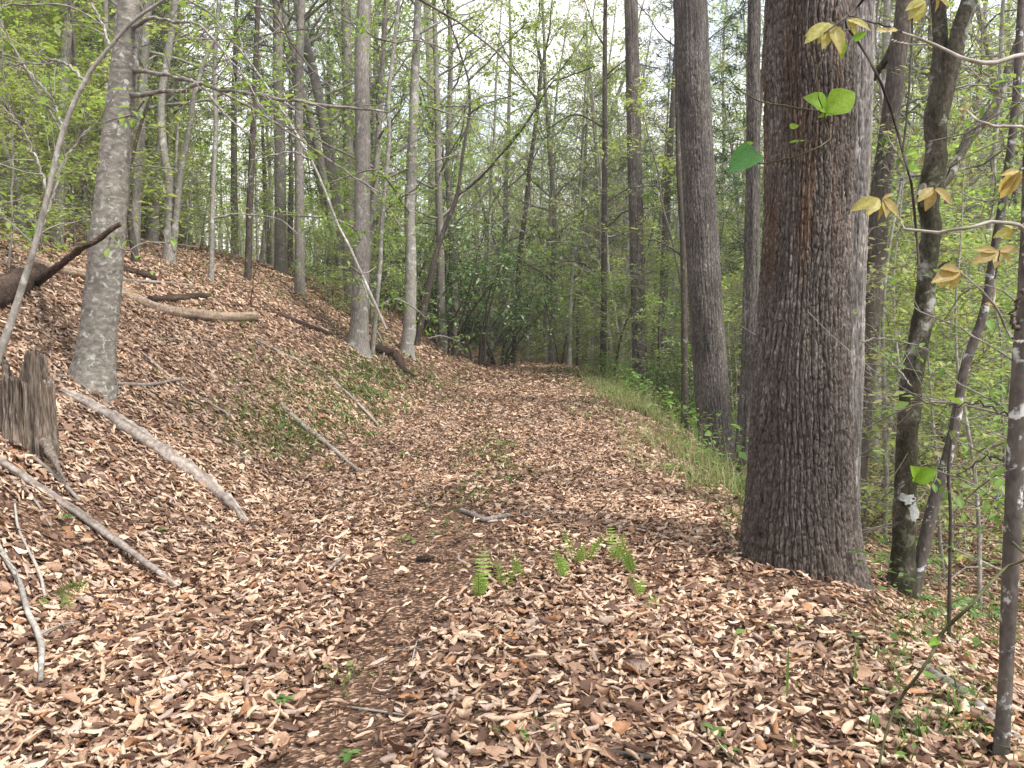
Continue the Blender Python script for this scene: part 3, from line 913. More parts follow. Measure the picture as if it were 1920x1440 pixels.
hero_tree('leaning_sapling', 'thin pale sapling leaning across the beech from the left edge of the photo',
          [(0, 662, 15), (22, 600, 13), (44, 530, 12), (63, 470, 11), (86, 380, 10), (117, 250, 9), (160, 150, 8), (207, 87, 7), (253, 37, 6), (307, 0, 6), (360, -40, 5)],
          'pale_bark', Y=5.2, top=None, sides=12, n=70, seed=2, limbs=0,
          branches=[([(117, 250, 7), (105, 205, 5), (80, 160, 4), (35, 120, 3)], .3, 10, 26), ([(90, 360, 6), (70, 300, 4), (40, 240, 3), (5, 200, 3)], -.2, 10, 24),
                    ([(160, 150, 6), (110, 115, 5), (60, 120, 4), (0, 118, 3)], .2, 9, 24), ([(75, 420, 6), (100, 370, 4), (120, 300, 4), (170, 235, 3)], .3, 9, 30),
                    ([(207, 87, 5), (180, 20, 4), (150, -30, 3)], .2, 6, 14)])
hero_tree('forked_tree', 'slim two-stemmed pale grey tree on the hillside right of the beech', [(316, 492, 24), (317, 440, 18), (318, 350, 16), (307, 283, 14), (302, 190, 13), (313, 113, 13), (322, 60, 12), (328, 0, 11)],
          'pale_bark', seed=3, sides=16, n=70, leaves=160, zmin=7,
          branches=[([(324, 470, 14), (330, 400, 13), (336, 340, 12), (348, 280, 11), (358, 225, 10), (364, 178, 9), (385, 110, 7), (410, 60, 5)], -.3, 6, 20),
                    ([(318, 440, 9), (328, 380, 7), (330, 300, 6), (334, 230, 4)], .3, 3, 6)])
hero_tree('thin_tree', 'thin pale stem standing on the litter behind the curved tan log', [(396, 528, 11), (397, 460, 9), (398, 400, 9), (400, 330, 8), (405, 240, 8), (402, 130, 7), (410, 0, 6)], 'pale_bark', seed=4, sides=10, leaves=120, zmin=6.5,
          branches=[([(400, 410, 5), (450, 402, 3), (520, 410, 2), (560, 440, 2)], -.2, 6, 24)])
hero_tree('crooked_tree', 'short dark leaning stem just right of the beech trunk', [(250, 460, 13), (244, 420, 11), (238, 370, 10), (240, 330, 8), (262, 240, 6), (290, 160, 5)], 'dark_bark', seed=5, sides=10, top=None, limbs=0, Y=13.5,
          branches=[([(240, 330, 6), (225, 260, 4), (270, 190, 3)], .2, 6, 24)])
hero_tree('bank_tree', 'stout grey lichen-barked tree at the top of the bank above the dark crooked branch', [(671, 656, 42), (674, 600, 34), (677, 500, 31), (679, 380, 29), (680, 250, 28), (678, 120, 27), (683, 0, 25)], 'mid_bark', seed=6, sides=26, n=90, flare=.1, zmin=9, leaves=200, top=16)
hero_tree('smooth_tree', 'smooth pale trunk with slight bend left of the dark laurel thicket', [(763, 664, 28), (768, 600, 24), (770, 480, 21), (768, 400, 20), (772, 300, 19), (776, 200, 17), (780, 100, 15), (784, 0, 13)], 'pale_bark', seed=7, sides=22, n=80, flare=.1, zmin=9, leaves=200, top=15,
          branches=[([(773, 260, 7), (800, 215, 5), (830, 200, 4), (880, 198, 3)], -.4, 7, 40)])
hero_tree('brown_tree', 'reddish brown straight trunk left of the dark laurel thicket', [(816, 606, 21), (814, 540, 19), (812, 420, 18), (811, 300, 17), (808, 150, 16), (800, 0, 14)], 'mid_bark', seed=8, sides=18, zmin=10, leaves=200, top=16)
hero_tree('wavy_sapling', 'slender pale wavering stem between the two grey bank trees', [(703, 606, 9), (712, 500, 9), (716, 420, 8), (724, 330, 8), (730, 250, 8), (728, 190, 7), (738, 90, 7), (748, 0, 6)], 'pale_bark', seed=9, sides=10, zmin=9, leaves=120, Y=17)
hero_tree('crooked_sapling', 'dark crooked sapling with a long limb leaning right over the laurel thicket', [(808, 520, 11), (817, 477, 10), (837, 420, 9), (857, 367, 8), (864, 320, 6), (868, 287, 6), (876, 240, 5), (881, 200, 5), (878, 150, 4), (866, 110, 3), (855, 70, 3)],
          'dark_bark', Y=15.5, top=None, limbs=0, seed=10, sides=10, crown_mat='dark_twig',
          branches=[([(857, 367, 5), (893, 340, 5), (940, 290, 4), (973, 250, 4), (1007, 200, 4), (1033, 157, 3), (1053, 147, 3), (1123, 123, 2)], -.6, 34, 300),
                    ([(880, 150, 4), (900, 130, 4), (935, 95, 3), (990, 40, 3)], 1.0, 24, 220), ([(866, 110, 4), (850, 60, 3), (830, 0, 3)], -.2, 20, 200), ([(877, 215, 4), (910, 195, 3), (960, 180, 2)], .3, 14, 120)], leaf_size=.085)
hero_tree('leaning_pole', 'long pale dead pole leaning down to the right across the hillside', [(672, 500, 5), (655, 462, 5), (633, 420, 5), (606, 350, 5), (583, 300, 5), (533, 213, 5), (480, 133, 4), (430, 70, 4), (380, 15, 3)], 'pale_bark', Y=12.5, dY=1.0, top=None, limbs=0, seed=11, sides=10,
          branches=[([(583, 300, 5), (545, 285, 3), (470, 300, 2)], .2, 6, 14), ([(480, 133, 4), (455, 90, 3), (440, 20, 2)], .2, 6, 16)])
hero_tree('far_leaning_tree', 'dark leaning trunk far off with a forked top against the sky', [(965, 640, 10), (975, 480, 10), (987, 380, 9), (994, 310, 9), (1003, 245, 8), (1010, 180, 8), (1016, 120, 7)], 'dark_bark', Y=31, top=None, limbs=0, seed=12, sides=10, crown_mat='dark_twig', leaf_size=.12,
          branches=[([(1016, 125, 7), (1005, 70, 4), (1012, 10, 3), (1005, -60, 2)], .4, 30, 160), ([(1016, 125, 7), (1030, 60, 4), (1035, 0, 3), (1050, -60, 2)], -.4, 30, 160), ([(1012, 170, 4), (1060, 120, 3), (1100, 60, 3)], .5, 26, 130), ([(1008, 190, 4), (960, 120, 3), (930, 60, 3)], .5, 26, 130)])
hero_tree('thin_dark_tree', 'thin dark upright tree with a pale edge at the end of the path', [(1131, 690, 13), (1132, 600, 12), (1133, 450, 11), (1134, 300, 10), (1134, 150, 9), (1135, 0, 7)], 'dark_bark', seed=13, sides=12, zmin=10, leaves=90, Y=26, top=17,
          branches=[([(1133, 520, 4), (1080, 490, 3), (1010, 500, 2)], -.5, 8, 30), ([(1134, 380, 4), (1190, 350, 3), (1250, 352, 2)], .5, 8, 20), ([(1134, 240, 4), (1080, 215, 3), (1030, 240, 2)], .5, 8, 20), ([(1134, 150, 3), (1180, 120, 2), (1240, 130, 2)], .4, 8, 20), ([(1134, 430, 4), (1175, 395, 3), (1215, 390, 2)], -.5, 6, 20)])
hero_tree('dark_leaning_tree', 'dark scaly trunk leaning right beyond the massive oak', [(1600, 985, 42), (1606, 880, 38), (1614, 800, 37), (1626, 650, 36), (1641, 480, 38), (1652, 350, 35), (1670, 220, 32), (1684, 100, 31), (1697, 0, 30)], 'dark_bark', Y=9.2, seed=14, sides=26, n=90, rough=.06, zmin=6, leaves=200,
          branches=[([(1684, 72, 18), (1665, 105, 15), (1648, 130, 14), (1630, 152, 13), (1600, 175, 11)], .5, 4, 10)])

hero_tree('mid_tree', 'mid-sized grey trunk uphill from the right end of the curved tan log', [(527, 514, 26), (526, 440, 22), (525, 300, 21), (522, 150, 19), (520, 0, 17)], 'mid_bark', seed=51, sides=16, zmin=9, leaves=200, top=16)
hero_tree('mid_tree', 'grey trunk in the shade just right of the mid-sized trunk uphill', [(562, 500, 19), (562, 400, 17), (560, 250, 16), (562, 100, 15), (566, 0, 14)], 'mid_bark', Y=19, seed=52, sides=14, zmin=9, leaves=200, top=16)
hero_tree('dark_tree', 'slim dark trunk between the thin pale stem and the mid-sized trunk uphill', [(466, 478, 13), (468, 400, 12), (474, 250, 11), (480, 100, 10), (484, 0, 9)], 'dark_bark', Y=17.5, seed=53, sides=12, zmin=8, leaves=160, top=15)
hero_tree('grey_tree', 'grey trunk partly hidden behind the stout lichen-barked bank tree', [(657, 560, 20), (655, 400, 19), (652, 200, 18), (648, 0, 17)], 'mid_bark', Y=24, seed=54, sides=14, zmin=10, leaves=200, top=17)
hero_tree('pale_tree', 'faint pale trunk behind the leaning sapling left of the beech', [(108, 470, 22), (110, 350, 20), (118, 200, 18), (126, 60, 16), (130, 0, 15)], 'pale_bark', Y=12.5, seed=55, sides=14, zmin=8, leaves=160, top=14)
hero_tree('slim_tree', 'slim pale trunk showing just left of the upper beech trunk', [(196, 420, 11), (198, 300, 10), (200, 150, 9), (198, 0, 8)], 'pale_bark', Y=13.5, seed=56, sides=12, zmin=8, leaves=120, top=13)
hero_tree('slim_dark_tree', 'slim dark trunk in the shade left of the furrowed trunk', [(1284, 735, 14), (1283, 600, 12), (1280, 450, 11), (1272, 300, 10), (1270, 100, 8)], 'dark_bark', Y=16.5, seed=57, sides=12, zmin=7, leaves=140, top=11,
          branches=[([(1281, 480, 4), (1240, 455, 3), (1215, 450, 2)], .3, 6, 20)])
def gnarled_tree():
    rng = np.random.default_rng(77)
    Y = 6.0
    root = empty('gnarled_tree', 'crooked mossy trunk with white lichen patches forking high beside the oak', 'tree')
    tb, cb = MB(), MB()
    A = stem_points([(1690, 1104, 52), (1694, 1040, 42), (1697, 947, 39), (1700, 847, 38), (1707, 747, 38), (1714, 680, 38), (1727, 620, 37), (1734, 570, 33), (1740, 480, 34), (1746, 433, 33), (1741, 380, 36), (1745, 345, 42), (1755, 300, 38), (1753, 217, 37), (1756, 195, 36)], Y)
    off = A[0, :3].copy(); root.location = tuple(off)
    S = crom(A, 110)
    moss = []
    th = np.arange(28) * 2 * math.pi / 28
    S[:, :3] -= off
    n = vnoise(np.arange(110)[:, None] * .16, np.cos(th)[None] * 1.2, np.sin(th)[None] * 1.2, 5)
    left = .5 - .5 * np.cos(th)[None] * np.ones((110, 1))
    m = sst(.35, .75, .5 * n + left * .75)
    c = 1 + m[..., None] * (np.array([.34, .36, .26]) - 1)
    tb.tube(S[:, :3], S[:, 3], 28, 0, c.reshape(-1, 3), False, .13, 4)
    def limb(pts, dy, ntw, nlv, n=30, sides=14):
        B = np.array([[*at(a, b, Y + dy * i / (len(pts) - 1)), w] for i, (a, b, w) in enumerate(pts)])
        B[:, 3] = [w * pxm(q[:3]) / 2 for q, (_, _, w) in zip(B, pts)]
        B[:, :3] -= off
        B = crom(B, n)
        tb.tube(B[:, :3], np.maximum(B[:, 3], .003), sides, 0, (.8, .8, .75), False, .08, 6)
        bl = []
        for t in range(ntw):
            j = rng.integers(3, n - 1)
            Q = grow(rng, B[j, :3], nrm(B[j, :3] - B[j - 1, :3]) + rng.normal(0, .6, 3), rng.uniform(.3, .8), 5, .15, 0)
            cb.tube(Q, np.linspace(.006, .002, 6), 3); bl.append(Q[1:])
        if nlv: leaf_quads(cb, scatter_along(bl, rng, nlv, .03), .055, rng, SPR_A, SPR_B, 1)
    limb([(1754, 225, 34), (1757, 150, 27), (1763, 83, 26), (1759, 0, 25), (1752, -120, 22), (1750, -400, 14)], .1, 6, 20)
    limb([(1755, 235, 36), (1768, 190, 32), (1778, 150, 31), (1793, 83, 31), (1808, 30, 30), (1820, -5, 29), (1845, -140, 24), (1870, -420, 14)], -.15, 6, 20)
    limb([(1752, 352, 24), (1775, 335, 20), (1795, 300, 19), (1814, 265, 18), (1840, 230, 17), (1865, 198, 16), (1885, 150, 15), (1902, 100, 14), (1930, 20, 11)], .5, 8, 40)
    limb([(1745, 345, 16), (1728, 352, 12), (1722, 368, 7)], -.1, 0, 0, 8)
    tb.build('trunk', M['moss_bark'], root)
    cb.build('crown', [M['twig'], M['leaf']], root)
    # chalk-white crusts of lichen
    for (a, b, w, h) in [(1694, 931, 15, 9), (1703, 958, 9, 14)]:
        P = at(a, b, Y) - np.array([0, 19 * pxm(at(a, b, Y)), 0])
        lb = MB()
        k = 26
        aa = np.linspace(0, 2 * math.pi, k, endpoint=False)
        rad = 1 + .5 * vnoise(np.cos(aa) * 3.2, np.sin(aa) * 2, a)
        s = pxm(P)
        rx = np.cos(aa) * rad * w * s * 1.0; rz = np.sin(aa) * rad * h * s * 1.2
        ring = np.stack([P[0] + rx, P[1] + (rx ** 2) / (2 * 19 * s) * 1.0 - .004, P[2] + rz], 1)
        back = ring + np.array([0, .02, 0])
        cen = np.array([[P[0], P[1] - .008, P[2]]])
        j = np.arange(k); j2 = (j + 1) % k
        lb.add(np.concatenate([ring, back]) - off, np.stack([j, j2, j2 + k, j + k], 1))
        lb.add(np.concatenate([ring, cen]) - off, np.stack([j2, j, np.full(k, k)], 1))
        lb.build('lichen_patch', M['lichen'], root)
M['lichen'] = bark_mat('white_lichen', (.22, .23, .22), (.40, .43, .43), (.52, .55, .56), (60, 60, 60), bump=.4)
gnarled_tree()
hero_tree('pale_leaning_tree', 'slim pale stem leaning right from the foot of the crooked mossy trunk', [(1712, 1112, 26), (1724, 1060, 24), (1743, 977, 23), (1757, 920, 21), (1773, 870, 20), (1790, 800, 19), (1797, 755, 17), (1812, 680, 17), (1845, 585, 15), (1862, 480, 14), (1888, 330, 14), (1904, 200, 14), (1912, 60, 13), (1915, 0, 12)],
          'lichen_bark', Y=6.1, seed=21, sides=16, n=90, limbs=4, zmin=6, leaves=60, top=8)
hero_tree('spotted_sapling', 'dark sapling spotted with white lichen at the right edge of the photo', [(1876, 1470, 26), (1880, 1380, 25), (1886, 1265, 24), (1889, 1190, 25), (1894, 1090, 28), (1899, 990, 29), (1903, 880, 30), (1910, 760, 31), (1917, 650, 31), (1926, 540, 30), (1935, 300, 29), (1940, 0, 27)],
          'lichen_bark', Y=2.75, seed=22, sides=24, n=110, limbs=3, zmin=4.2, leaves=40, top=6, rough=.08,
          branches=[([(1905, 612, 10), (1896, 600, 7), (1908, 570, 6), (1916, 545, 5)], -.1, 0, 0), ([(1905, 782, 6), (1860, 765, 4), (1812, 757, 3), (1770, 765, 2), (1712, 742, 2)], .2, 4, 8), ([(1895, 860, 5), (1840, 862, 3), (1790, 895, 2)], .2, 2, 4)])
hero_tree('brown_seedling', 'thin reddish brown seedling stem between the pale leaning stem and the right edge', [(1780, 1130, 7), (1781, 1050, 6), (1782, 960, 6), (1778, 880, 5), (1790, 780, 4), (1800, 700, 3)], 'dark_twig', Y=4.6, top=None, limbs=0, seed=23, sides=8)
hero_tree('slim_sapling', 'slim pale stem standing left of the crooked mossy trunk', [(1660, 985, 10), (1662, 900, 9), (1658, 800, 8), (1657, 700, 8), (1655, 600, 7), (1665, 480, 6), (1690, 340, 5)], 'pale_bark', Y=9.5, top=None, limbs=0, seed=24, sides=8,
          branches=[([(1657, 680, 4), (1690, 640, 3), (1720, 620, 2)], -.3, 6, 40)])

# ------------------------------------------------------------------ trees of the wood: a few kinds, then linked copies
def wood_hardwood(rng, H, r, first, nl, nleaf, lsize, ca, cb_, spread=.2, twig='twig', bark='mid_bark'):
    tb, cb = MB(), MB()
    T = grow(rng, (0, 0, -.3), (rng.normal(0, .03), rng.normal(0, .03), 1), H, 16, .035, .04)
    rad = r * (1 - .86 * np.linspace(0, 1, 17)) ** .85
    rad[0] *= 1.35
    S = crom(np.concatenate([T, rad[:, None]], 1), 40)
    tb.tube(S[:, :3], np.maximum(S[:, 3], .006), 10, 0, (1, 1, 1), False, .06, int(rng.integers(99)))
    paths = []
    for k in range(nl):
        t = first + (1 - first) * (k + rng.random()) / nl * .97
        i = int(t * 39)
        az = k * 2.4 + rng.uniform(-.6, .6); el = rng.uniform(.15, .85)
        L = H * spread * (1.15 - t) * rng.uniform(.6, 1.4) + .5
        P = grow(rng, S[i, :3], (math.cos(az) * math.cos(el), math.sin(az) * math.cos(el), math.sin(el)), L, 7, .16, .03)
        rb = min(S[i, 3] * .45, .05)
        tb.tube(P, np.linspace(rb, rb * .25, 8), 5)
        for a in range(5):
            j = rng.integers(2, 8)
            Q = grow(rng, P[j], nrm(P[j] - P[j - 1]) + rng.normal(0, .6, 3), L * rng.uniform(.25, .55), 5, .2, .0)
            cb.tube(Q, np.linspace(max(rb * .3, .008), .005, 6), 3); paths.append(Q)
            for b in range(3):
                q = rng.integers(1, 6)
                W = grow(rng, Q[q], nrm(Q[q] - Q[q - 1]) + rng.normal(0, .7, 3), rng.uniform(.3, .9), 3, .2, 0)
                cb.tube(W, np.linspace(.007, .004, 4), 3); paths.append(W)
    leaf_quads(cb, scatter_along(paths, rng, nleaf, .10), lsize, rng, ca, cb_, 1, flat=.5)
    return (tb, bark), (cb, [twig, 'leaf'])

def wood_sapling(rng, H, r, nl, nleaf, lsize, ca, cb_, bark='mid_bark'):
    """thin understory tree: flat layered sprays from near the ground up"""
    tb, cb = MB(), MB()
    T = grow(rng, (0, 0, -.2), (rng.normal(0, .12), rng.normal(0, .12), 1), H, 12, .08, .04)
    S = crom(np.concatenate([T, (r * (1 - .85 * np.linspace(0, 1, 13)))[:, None]], 1), 26)
    tb.tube(S[:, :3], np.maximum(S[:, 3], .005), 7)
    paths = []
    for k in range(nl):
        t = .14 + .84 * (k + rng.random()) / nl
        i = min(int(t * 25), 25)
        az = k * 2.4 + rng.uniform(-.6, .6); el = rng.uniform(-.05, .55)
        L = H * .30 * (1.2 - .8 * t) * rng.uniform(.6, 1.3)
        P = grow(rng, S[i, :3], (math.cos(az) * math.cos(el), math.sin(az) * math.cos(el), math.sin(el)), L, 6, .16, -.01)
        rb = max(S[i, 3] * .4, .005)
        cb.tube(P, np.linspace(rb, .004, 7), 4); paths.append(P[1:])
        for a in range(6):
            j = rng.integers(1, 7)
            d = nrm(P[j] - P[j - 1]) + rng.normal(0, .7, 3) * np.array([1, 1, .35])
            Q = grow(rng, P[j], d, L * rng.uniform(.2, .5), 4, .18, -.02)
            cb.tube(Q, np.linspace(.005, .003, 5), 3); paths.append(Q)
    leaf_quads(cb, scatter_along(paths, rng, nleaf, .07), lsize, rng, ca, cb_, 1, flat=.75)
    return (tb, bark), (cb, ['twig', 'leaf'])

def wood_pine(rng, H, r, nneedle, dead=.35):
    tb, cb = MB(), MB()
    T = grow(rng, (0, 0, -.3), (0, 0, 1), H, 12, .015, .04)
    S = crom(np.concatenate([T, (r * (1 - .85 * np.linspace(0, 1, 13)))[:, None]], 1), 40)
    tb.tube(S[:, :3], np.maximum(S[:, 3], .01), 10)
    paths = []
    for k in range(int(H * 5)):
        t = .16 + .82 * (k + rng.random()) / (H * 5)
        i = min(int(t * 39), 39)
        az = rng.uniform(0, 2 * math.pi)
        live = t > dead
        el = rng.uniform(-.35, .1) if not live else rng.uniform(-.1, .35)
        L = (H * .18 * (1.15 - t) + .4) * rng.uniform(.6, 1.2) * (1 if live else .8)
        P = grow(rng, S[i, :3], (math.cos(az) * math.cos(el), math.sin(az) * math.cos(el), math.sin(el)), L, 6, .1, -.02)
        cb.tube(P, np.linspace(.014, .004, 7), 3)
        for a in range(4):
            j = rng.integers(2, 7)
            Q = grow(rng, P[j], nrm(P[j] - P[j - 1]) + rng.normal(0, .5, 3) * np.array([1, 1, .4]), L * rng.uniform(.2, .45), 4, .12, 0)
            cb.tube(Q, np.linspace(.006, .003, 5), 3)
            if live: paths.append(Q)
        if live: paths.append(P[3:])
    leaf_quads(cb, scatter_along(paths, rng, nneedle, .06), .16, rng, (.045, .095, .05), (.085, .15, .075), 1, flat=.45, width=.14)
    return (tb, 'pine_bark'), (cb, ['twig', 'needle'])

def wood_shrub(rng, H, W, nstem, nleaf, lsize, ca, cb_):
    tb, cb = MB(), MB()
    paths = []
    for k in range(nstem):
        az = k * 2 * math.pi / nstem + rng.uniform(-.4, .4)
        d = (math.cos(az) * .45, math.sin(az) * .45, 1)
        P = grow(rng, (math.cos(az) * .12, math.sin(az) * .12, -.15), d, H * rng.uniform(.75, 1.05), 8, .16, .0)
        tb.tube(P, np.linspace(.032, .010, 9), 6)
        for a in range(9):
            j = rng.integers(2, 9)
            d2 = nrm(P[j] - P[j - 1]) * .5 + rng.normal(0, .8, 3) * np.array([W, W, .5])
            Q = grow(rng, P[j], d2, H * rng.uniform(.2, .42), 5, .2, .01)
            tb.tube(Q, np.linspace(.009, .004, 6), 3); paths.append(Q[2:])
            for b in range(2):
                W_ = grow(rng, Q[3], nrm(Q[3] - Q[2]) + rng.normal(0, .7, 3), H * .16, 3, .2, 0)
                paths.append(W_)
    leaf_quads(cb, scatter_along(paths, rng, nleaf, .09), lsize, rng, ca, cb_, 0, flat=.55, width=.38)
    return (tb, 'dark_bark'), (cb, ['glossy_leaf'])

class Kind:
    def __init__(self, name, parts, part_names, cat):
        self.name, self.parts, self.pn, self.cat = name, parts, part_names, cat
        self.proto = None
    def place(self, loc, label, group, rz=0., s=1., name=None):
        root = empty(name or self.name, label, self.cat, group, tuple(loc))
        root.rotation_euler = (0, 0, rz)
        root.scale = (s, s, s)
        if self.proto is None:
            self.proto = []
            for (mb, mats), pn in zip(self.parts, self.pn):
                mm = [M[x] for x in mats] if isinstance(mats, (list, tuple)) else M[mats]
                self.proto.append(mb.build(pn, mm, root))
            self.parts = None
        else:
            for p in self.proto:
                c = p.copy(); col.objects.link(c); c.parent = root
        return root

LG = ((.24, .36, .135), (.41, .53, .225))
YG = ((.30, .38, .145), (.46, .53, .235))
OG = ((.26, .27, .14), (.36, .37, .19))
rk = np.random.default_rng(2024)
HARD = [Kind('hardwood_tree', wood_hardwood(rk, H, r, f, nl, nf, ls, *c, bark=bk), ('trunk', 'crown'), 'tree') for H, r, f, nl, nf, ls, c, bk in
        [(17, .13, .22, 30, 3200, .13, LG, 'mid_bark'), (19, .16, .25, 30, 2800, .13, YG, 'mid_bark'), (15, .10, .20, 28, 2800, .12, LG, 'pale_bark'), (18, .12, .25, 30, 1800, .12, OG, 'pale_bark'), (13, .07, .18, 26, 2400, .11, YG, 'pale_bark'), (20, .19, .30, 28, 2600, .13, LG, 'mid_bark')]]
SAP = [Kind('understory_tree', wood_sapling(rk, H, r, nl, nf, ls, *c, bark=bk), ('trunk', 'crown'), 'young tree') for H, r, nl, nf, ls, c, bk in
       [(6.5, .035, 28, 2600, .095, LG, 'mid_bark'), (5, .025, 26, 2200, .09, YG, 'pale_bark'), (7.5, .045, 30, 2800, .10, LG, 'dark_bark'), (4, .02, 22, 1600, .085, LG, 'mid_bark'), (8.5, .05, 34, 2600, .10, YG, 'mid_bark'), (6, .03, 30, 900, .08, OG, 'pale_bark')]]
PINE = [Kind('pine', wood_pine(rk, H, r, n, d), ('trunk', 'crown'), 'pine tree') for H, r, n, d in [(17, .17, 9000, .38), (13, .12, 8000, .25)]]
DG = ((.075, .145, .05), (.165, .28, .10))
SHRUB = [Kind('laurel_shrub', wood_shrub(rk, H, W, ns, nf, .105, *DG), ('stem', 'foliage'), 'shrub') for H, W, ns, nf in [(2.6, 1.0, 7, 1900), (2.0, 1.1, 6, 1500), (3.2, .9, 8, 2100)]]

def ground_at(x, y, dz=0.):
    return (x, y, float(hgt(x, y)) + dz)

def set_wood():
    rng = np.random.default_rng(404)
    used = []
    def free(x, y, d):
        return all((x - a) ** 2 + (y - b) ** 2 > d * d for a, b in used)
    def run(n, y0, y1, ok, kinds, dmin, s=(.85, 1.2), lab=None, probs=None, grp=None, power=1.6):
        got, tries = 0, 0
        while got < n and tries < n * 60:
            tries += 1
            y = (y0 ** power + (y1 ** power - y0 ** power) * rng.random()) ** (1 / power)
            x = rng.uniform(-.74 * y - 1, .74 * y + 1)
            c, w = float(xc(y)), float(hw(y))
            if abs(x - c) < w + .5: continue
            P = np.array([x, y, float(hgt(x, y))])
            px, py = proj(P)
            if not ok(float(px), float(py), x, y): continue
            if not free(x, y, dmin): continue
            used.append((x, y))
            k = kinds[rng.choice(len(kinds), p=probs)]
            k.place(tuple(P), lab, grp, rng.uniform(0, 6.28), rng.uniform(*s))
            got += 1
        return got
    left_open = lambda px, py: (px < 640 and py > 470) or (640 <= px < 830 and py > 610) or (px >= 830 and px < 1010 and py > 660)
    # tall trunks up the left hillside
    run(64, 13, 48, lambda px, py, x, y: px < 900 and not left_open(px, py) and y > 14, HARD, 1.6, (.8, 1.15), 'slender leafing hardwood in the crowd of trunks up the left hillside', [.2, .2, .2, .15, .1, .15], 'hardwoods up the left hillside')
    run(34, 31, 62, lambda px, py, x, y: 900 <= px < 1240, HARD, 1.8, (.7, .95), 'slender leafing hardwood standing beyond the bend of the path', None, 'hardwoods beyond the bend')
    run(50, 14, 55, lambda px, py, x, y: px >= 1240 and (px > 1480 or y > 26), HARD, 1.6, (.8, 1.1), 'slender leafing hardwood across the ravine on the right', None, 'hardwoods across the ravine')
    # understory
    run(130, 11, 44, lambda px, py, x, y: px < 900 and not left_open(px, py), SAP, .9, (.7, 1.2), 'thin understory tree with sparse pale green leaves on the left hillside', None, 'understory on the left hillside')
    run(46, 25, 56, lambda px, py, x, y: 900 <= px < 1240 and not left_open(px, py), SAP, .9, (.7, 1.1), 'thin understory tree with pale green leaves beyond the bend of the path', None, 'understory beyond the bend')
    run(105, 10, 44, lambda px, py, x, y: px >= 1240 and (y > 19 or px > 1640), SAP, .9, (.7, 1.2), 'thin understory tree with pale green leaves down in the right ravine', None, 'understory in the ravine')
    # evergreen shrubs
    run(44, 14, 36, lambda px, py, x, y: px < 720 and not left_open(px, py), SHRUB, 1.3, (.7, 1.2), 'dark evergreen laurel growing under the trees of the left hillside', None, 'laurels on the left hillside')
    run(34, 11, 34, lambda px, py, x, y: px >= 1230 and (px > 1600 or (px < 1500 and y > 20)), SHRUB, 1.3, (.5, .9), 'dark evergreen laurel growing down in the right ravine', None, 'laurels in the ravine')
    # pines right of the gap in the canopy
    for (px, py, Y, k, s, lab) in [(1240, 640, 24, 0, 1.0, 'feathery blue-green pine rising directly right of the tall straight pine trunk'),
                                   (1390, 650, 21, 1, 1.1, 'feathery pine partly hidden by the narrow grey trunk'),
                                   (1160, 560, 42, 1, 1.0, 'small distant pine against the bright gap in the canopy'),
                                   (1460, 640, 33, 0, .9, 'far pine mostly hidden behind the massive oak'),
                                   (1300, 600, 40, 0, .9, 'distant pine seen just left of the furrowed trunk'),
                                   (1085, 600, 36, 0, .95, 'distant pine left of the thin dark upright tree'),
                                   (330, 470, 24, 1, .95, 'dark evergreen pine deep in the hillside shade behind the forked tree'), (440, 480, 27, 0, .85, 'dark evergreen pine deep in the shade behind the slim dark trunk'), (545, 510, 29, 1, 1.0, 'dark evergreen pine deep in the shade behind the mid-sized trunk uphill'), (615, 540, 33, 0, .9, 'dark evergreen pine behind the leaning pale pole'), (200, 450, 22, 1, .9, 'dark evergreen pine behind the upper beech trunk'), (505, 500, 36, 1, 1.1, 'farthest dark pine seen between the hillside trunks'),
                                   (1225, 620, 34, 1, 1.2, 'bushy pine behind the tall straight pine trunk')]:
        P = at(px, py, Y)
        PINE[k].place(ground_at(P[0], Y), lab, None, rng.uniform(0, 6), s)
    for (px, py, Y, k, s, lab) in [(1035, 560, 33, 0, 1.15, 'leafing hardwood filling the left of the bright canopy gap'), (1105, 560, 39, 2, 1.3, 'leafing hardwood in the middle of the bright canopy gap'), (1165, 560, 30, 4, 1.15, 'slim leafing hardwood close left of the tall straight pine trunk'), (945, 560, 35, 1, 1.0, 'leafing hardwood rising behind the dark laurel thicket'), (1060, 560, 48, 5, 1.2, 'distant leafing hardwood low in the bright canopy gap'), (905, 560, 30, 4, 1.2, 'slim leafing hardwood over the left part of the laurel thicket')]:
        P = at(px, py, Y)
        HARD[k].place(ground_at(P[0], Y), lab, None, rng.uniform(0, 6), s)
    for (px, Y, k, s, lab) in [(1112, 25, 3, 1.0, 'small sunlit leafy tree left of the foot of the thin dark upright tree'), (1165, 28, 1, 1.0, 'sunlit leafy tree between the thin dark upright tree and the pine trunk'), (1238, 21.5, 0, .8, 'sunlit leafy tree just right of the foot of the tall straight pine trunk'), (1262, 19, 3, .9, 'low leafy tree at the brink between pine trunk and furrowed trunk'), (1050, 31, 2, .8, 'leafy tree at the very end of the path'), (1378, 17, 1, .85, 'lime leafed young tree between the furrowed trunk and the narrow grey trunk'), (1432, 15, 3, 1.1, 'lime leafed young tree half hidden at the left side of the massive oak'), (1020, 36, 4, .9, 'tall loose leafy young tree right of the laurel thicket'), (1650, 11.5, 3, 1.0, 'leafy young tree behind the dark leaning scaly trunk'), (1800, 10, 1, .9, 'leafy young tree behind the pale leaning stem'), (1880, 12, 0, .8, 'leafy young tree at the right edge beyond the ravine')]:
        P = at(px, 640, Y)
        SAP[k].place(ground_at(P[0], Y), lab, None, rng.uniform(0, 6), s)
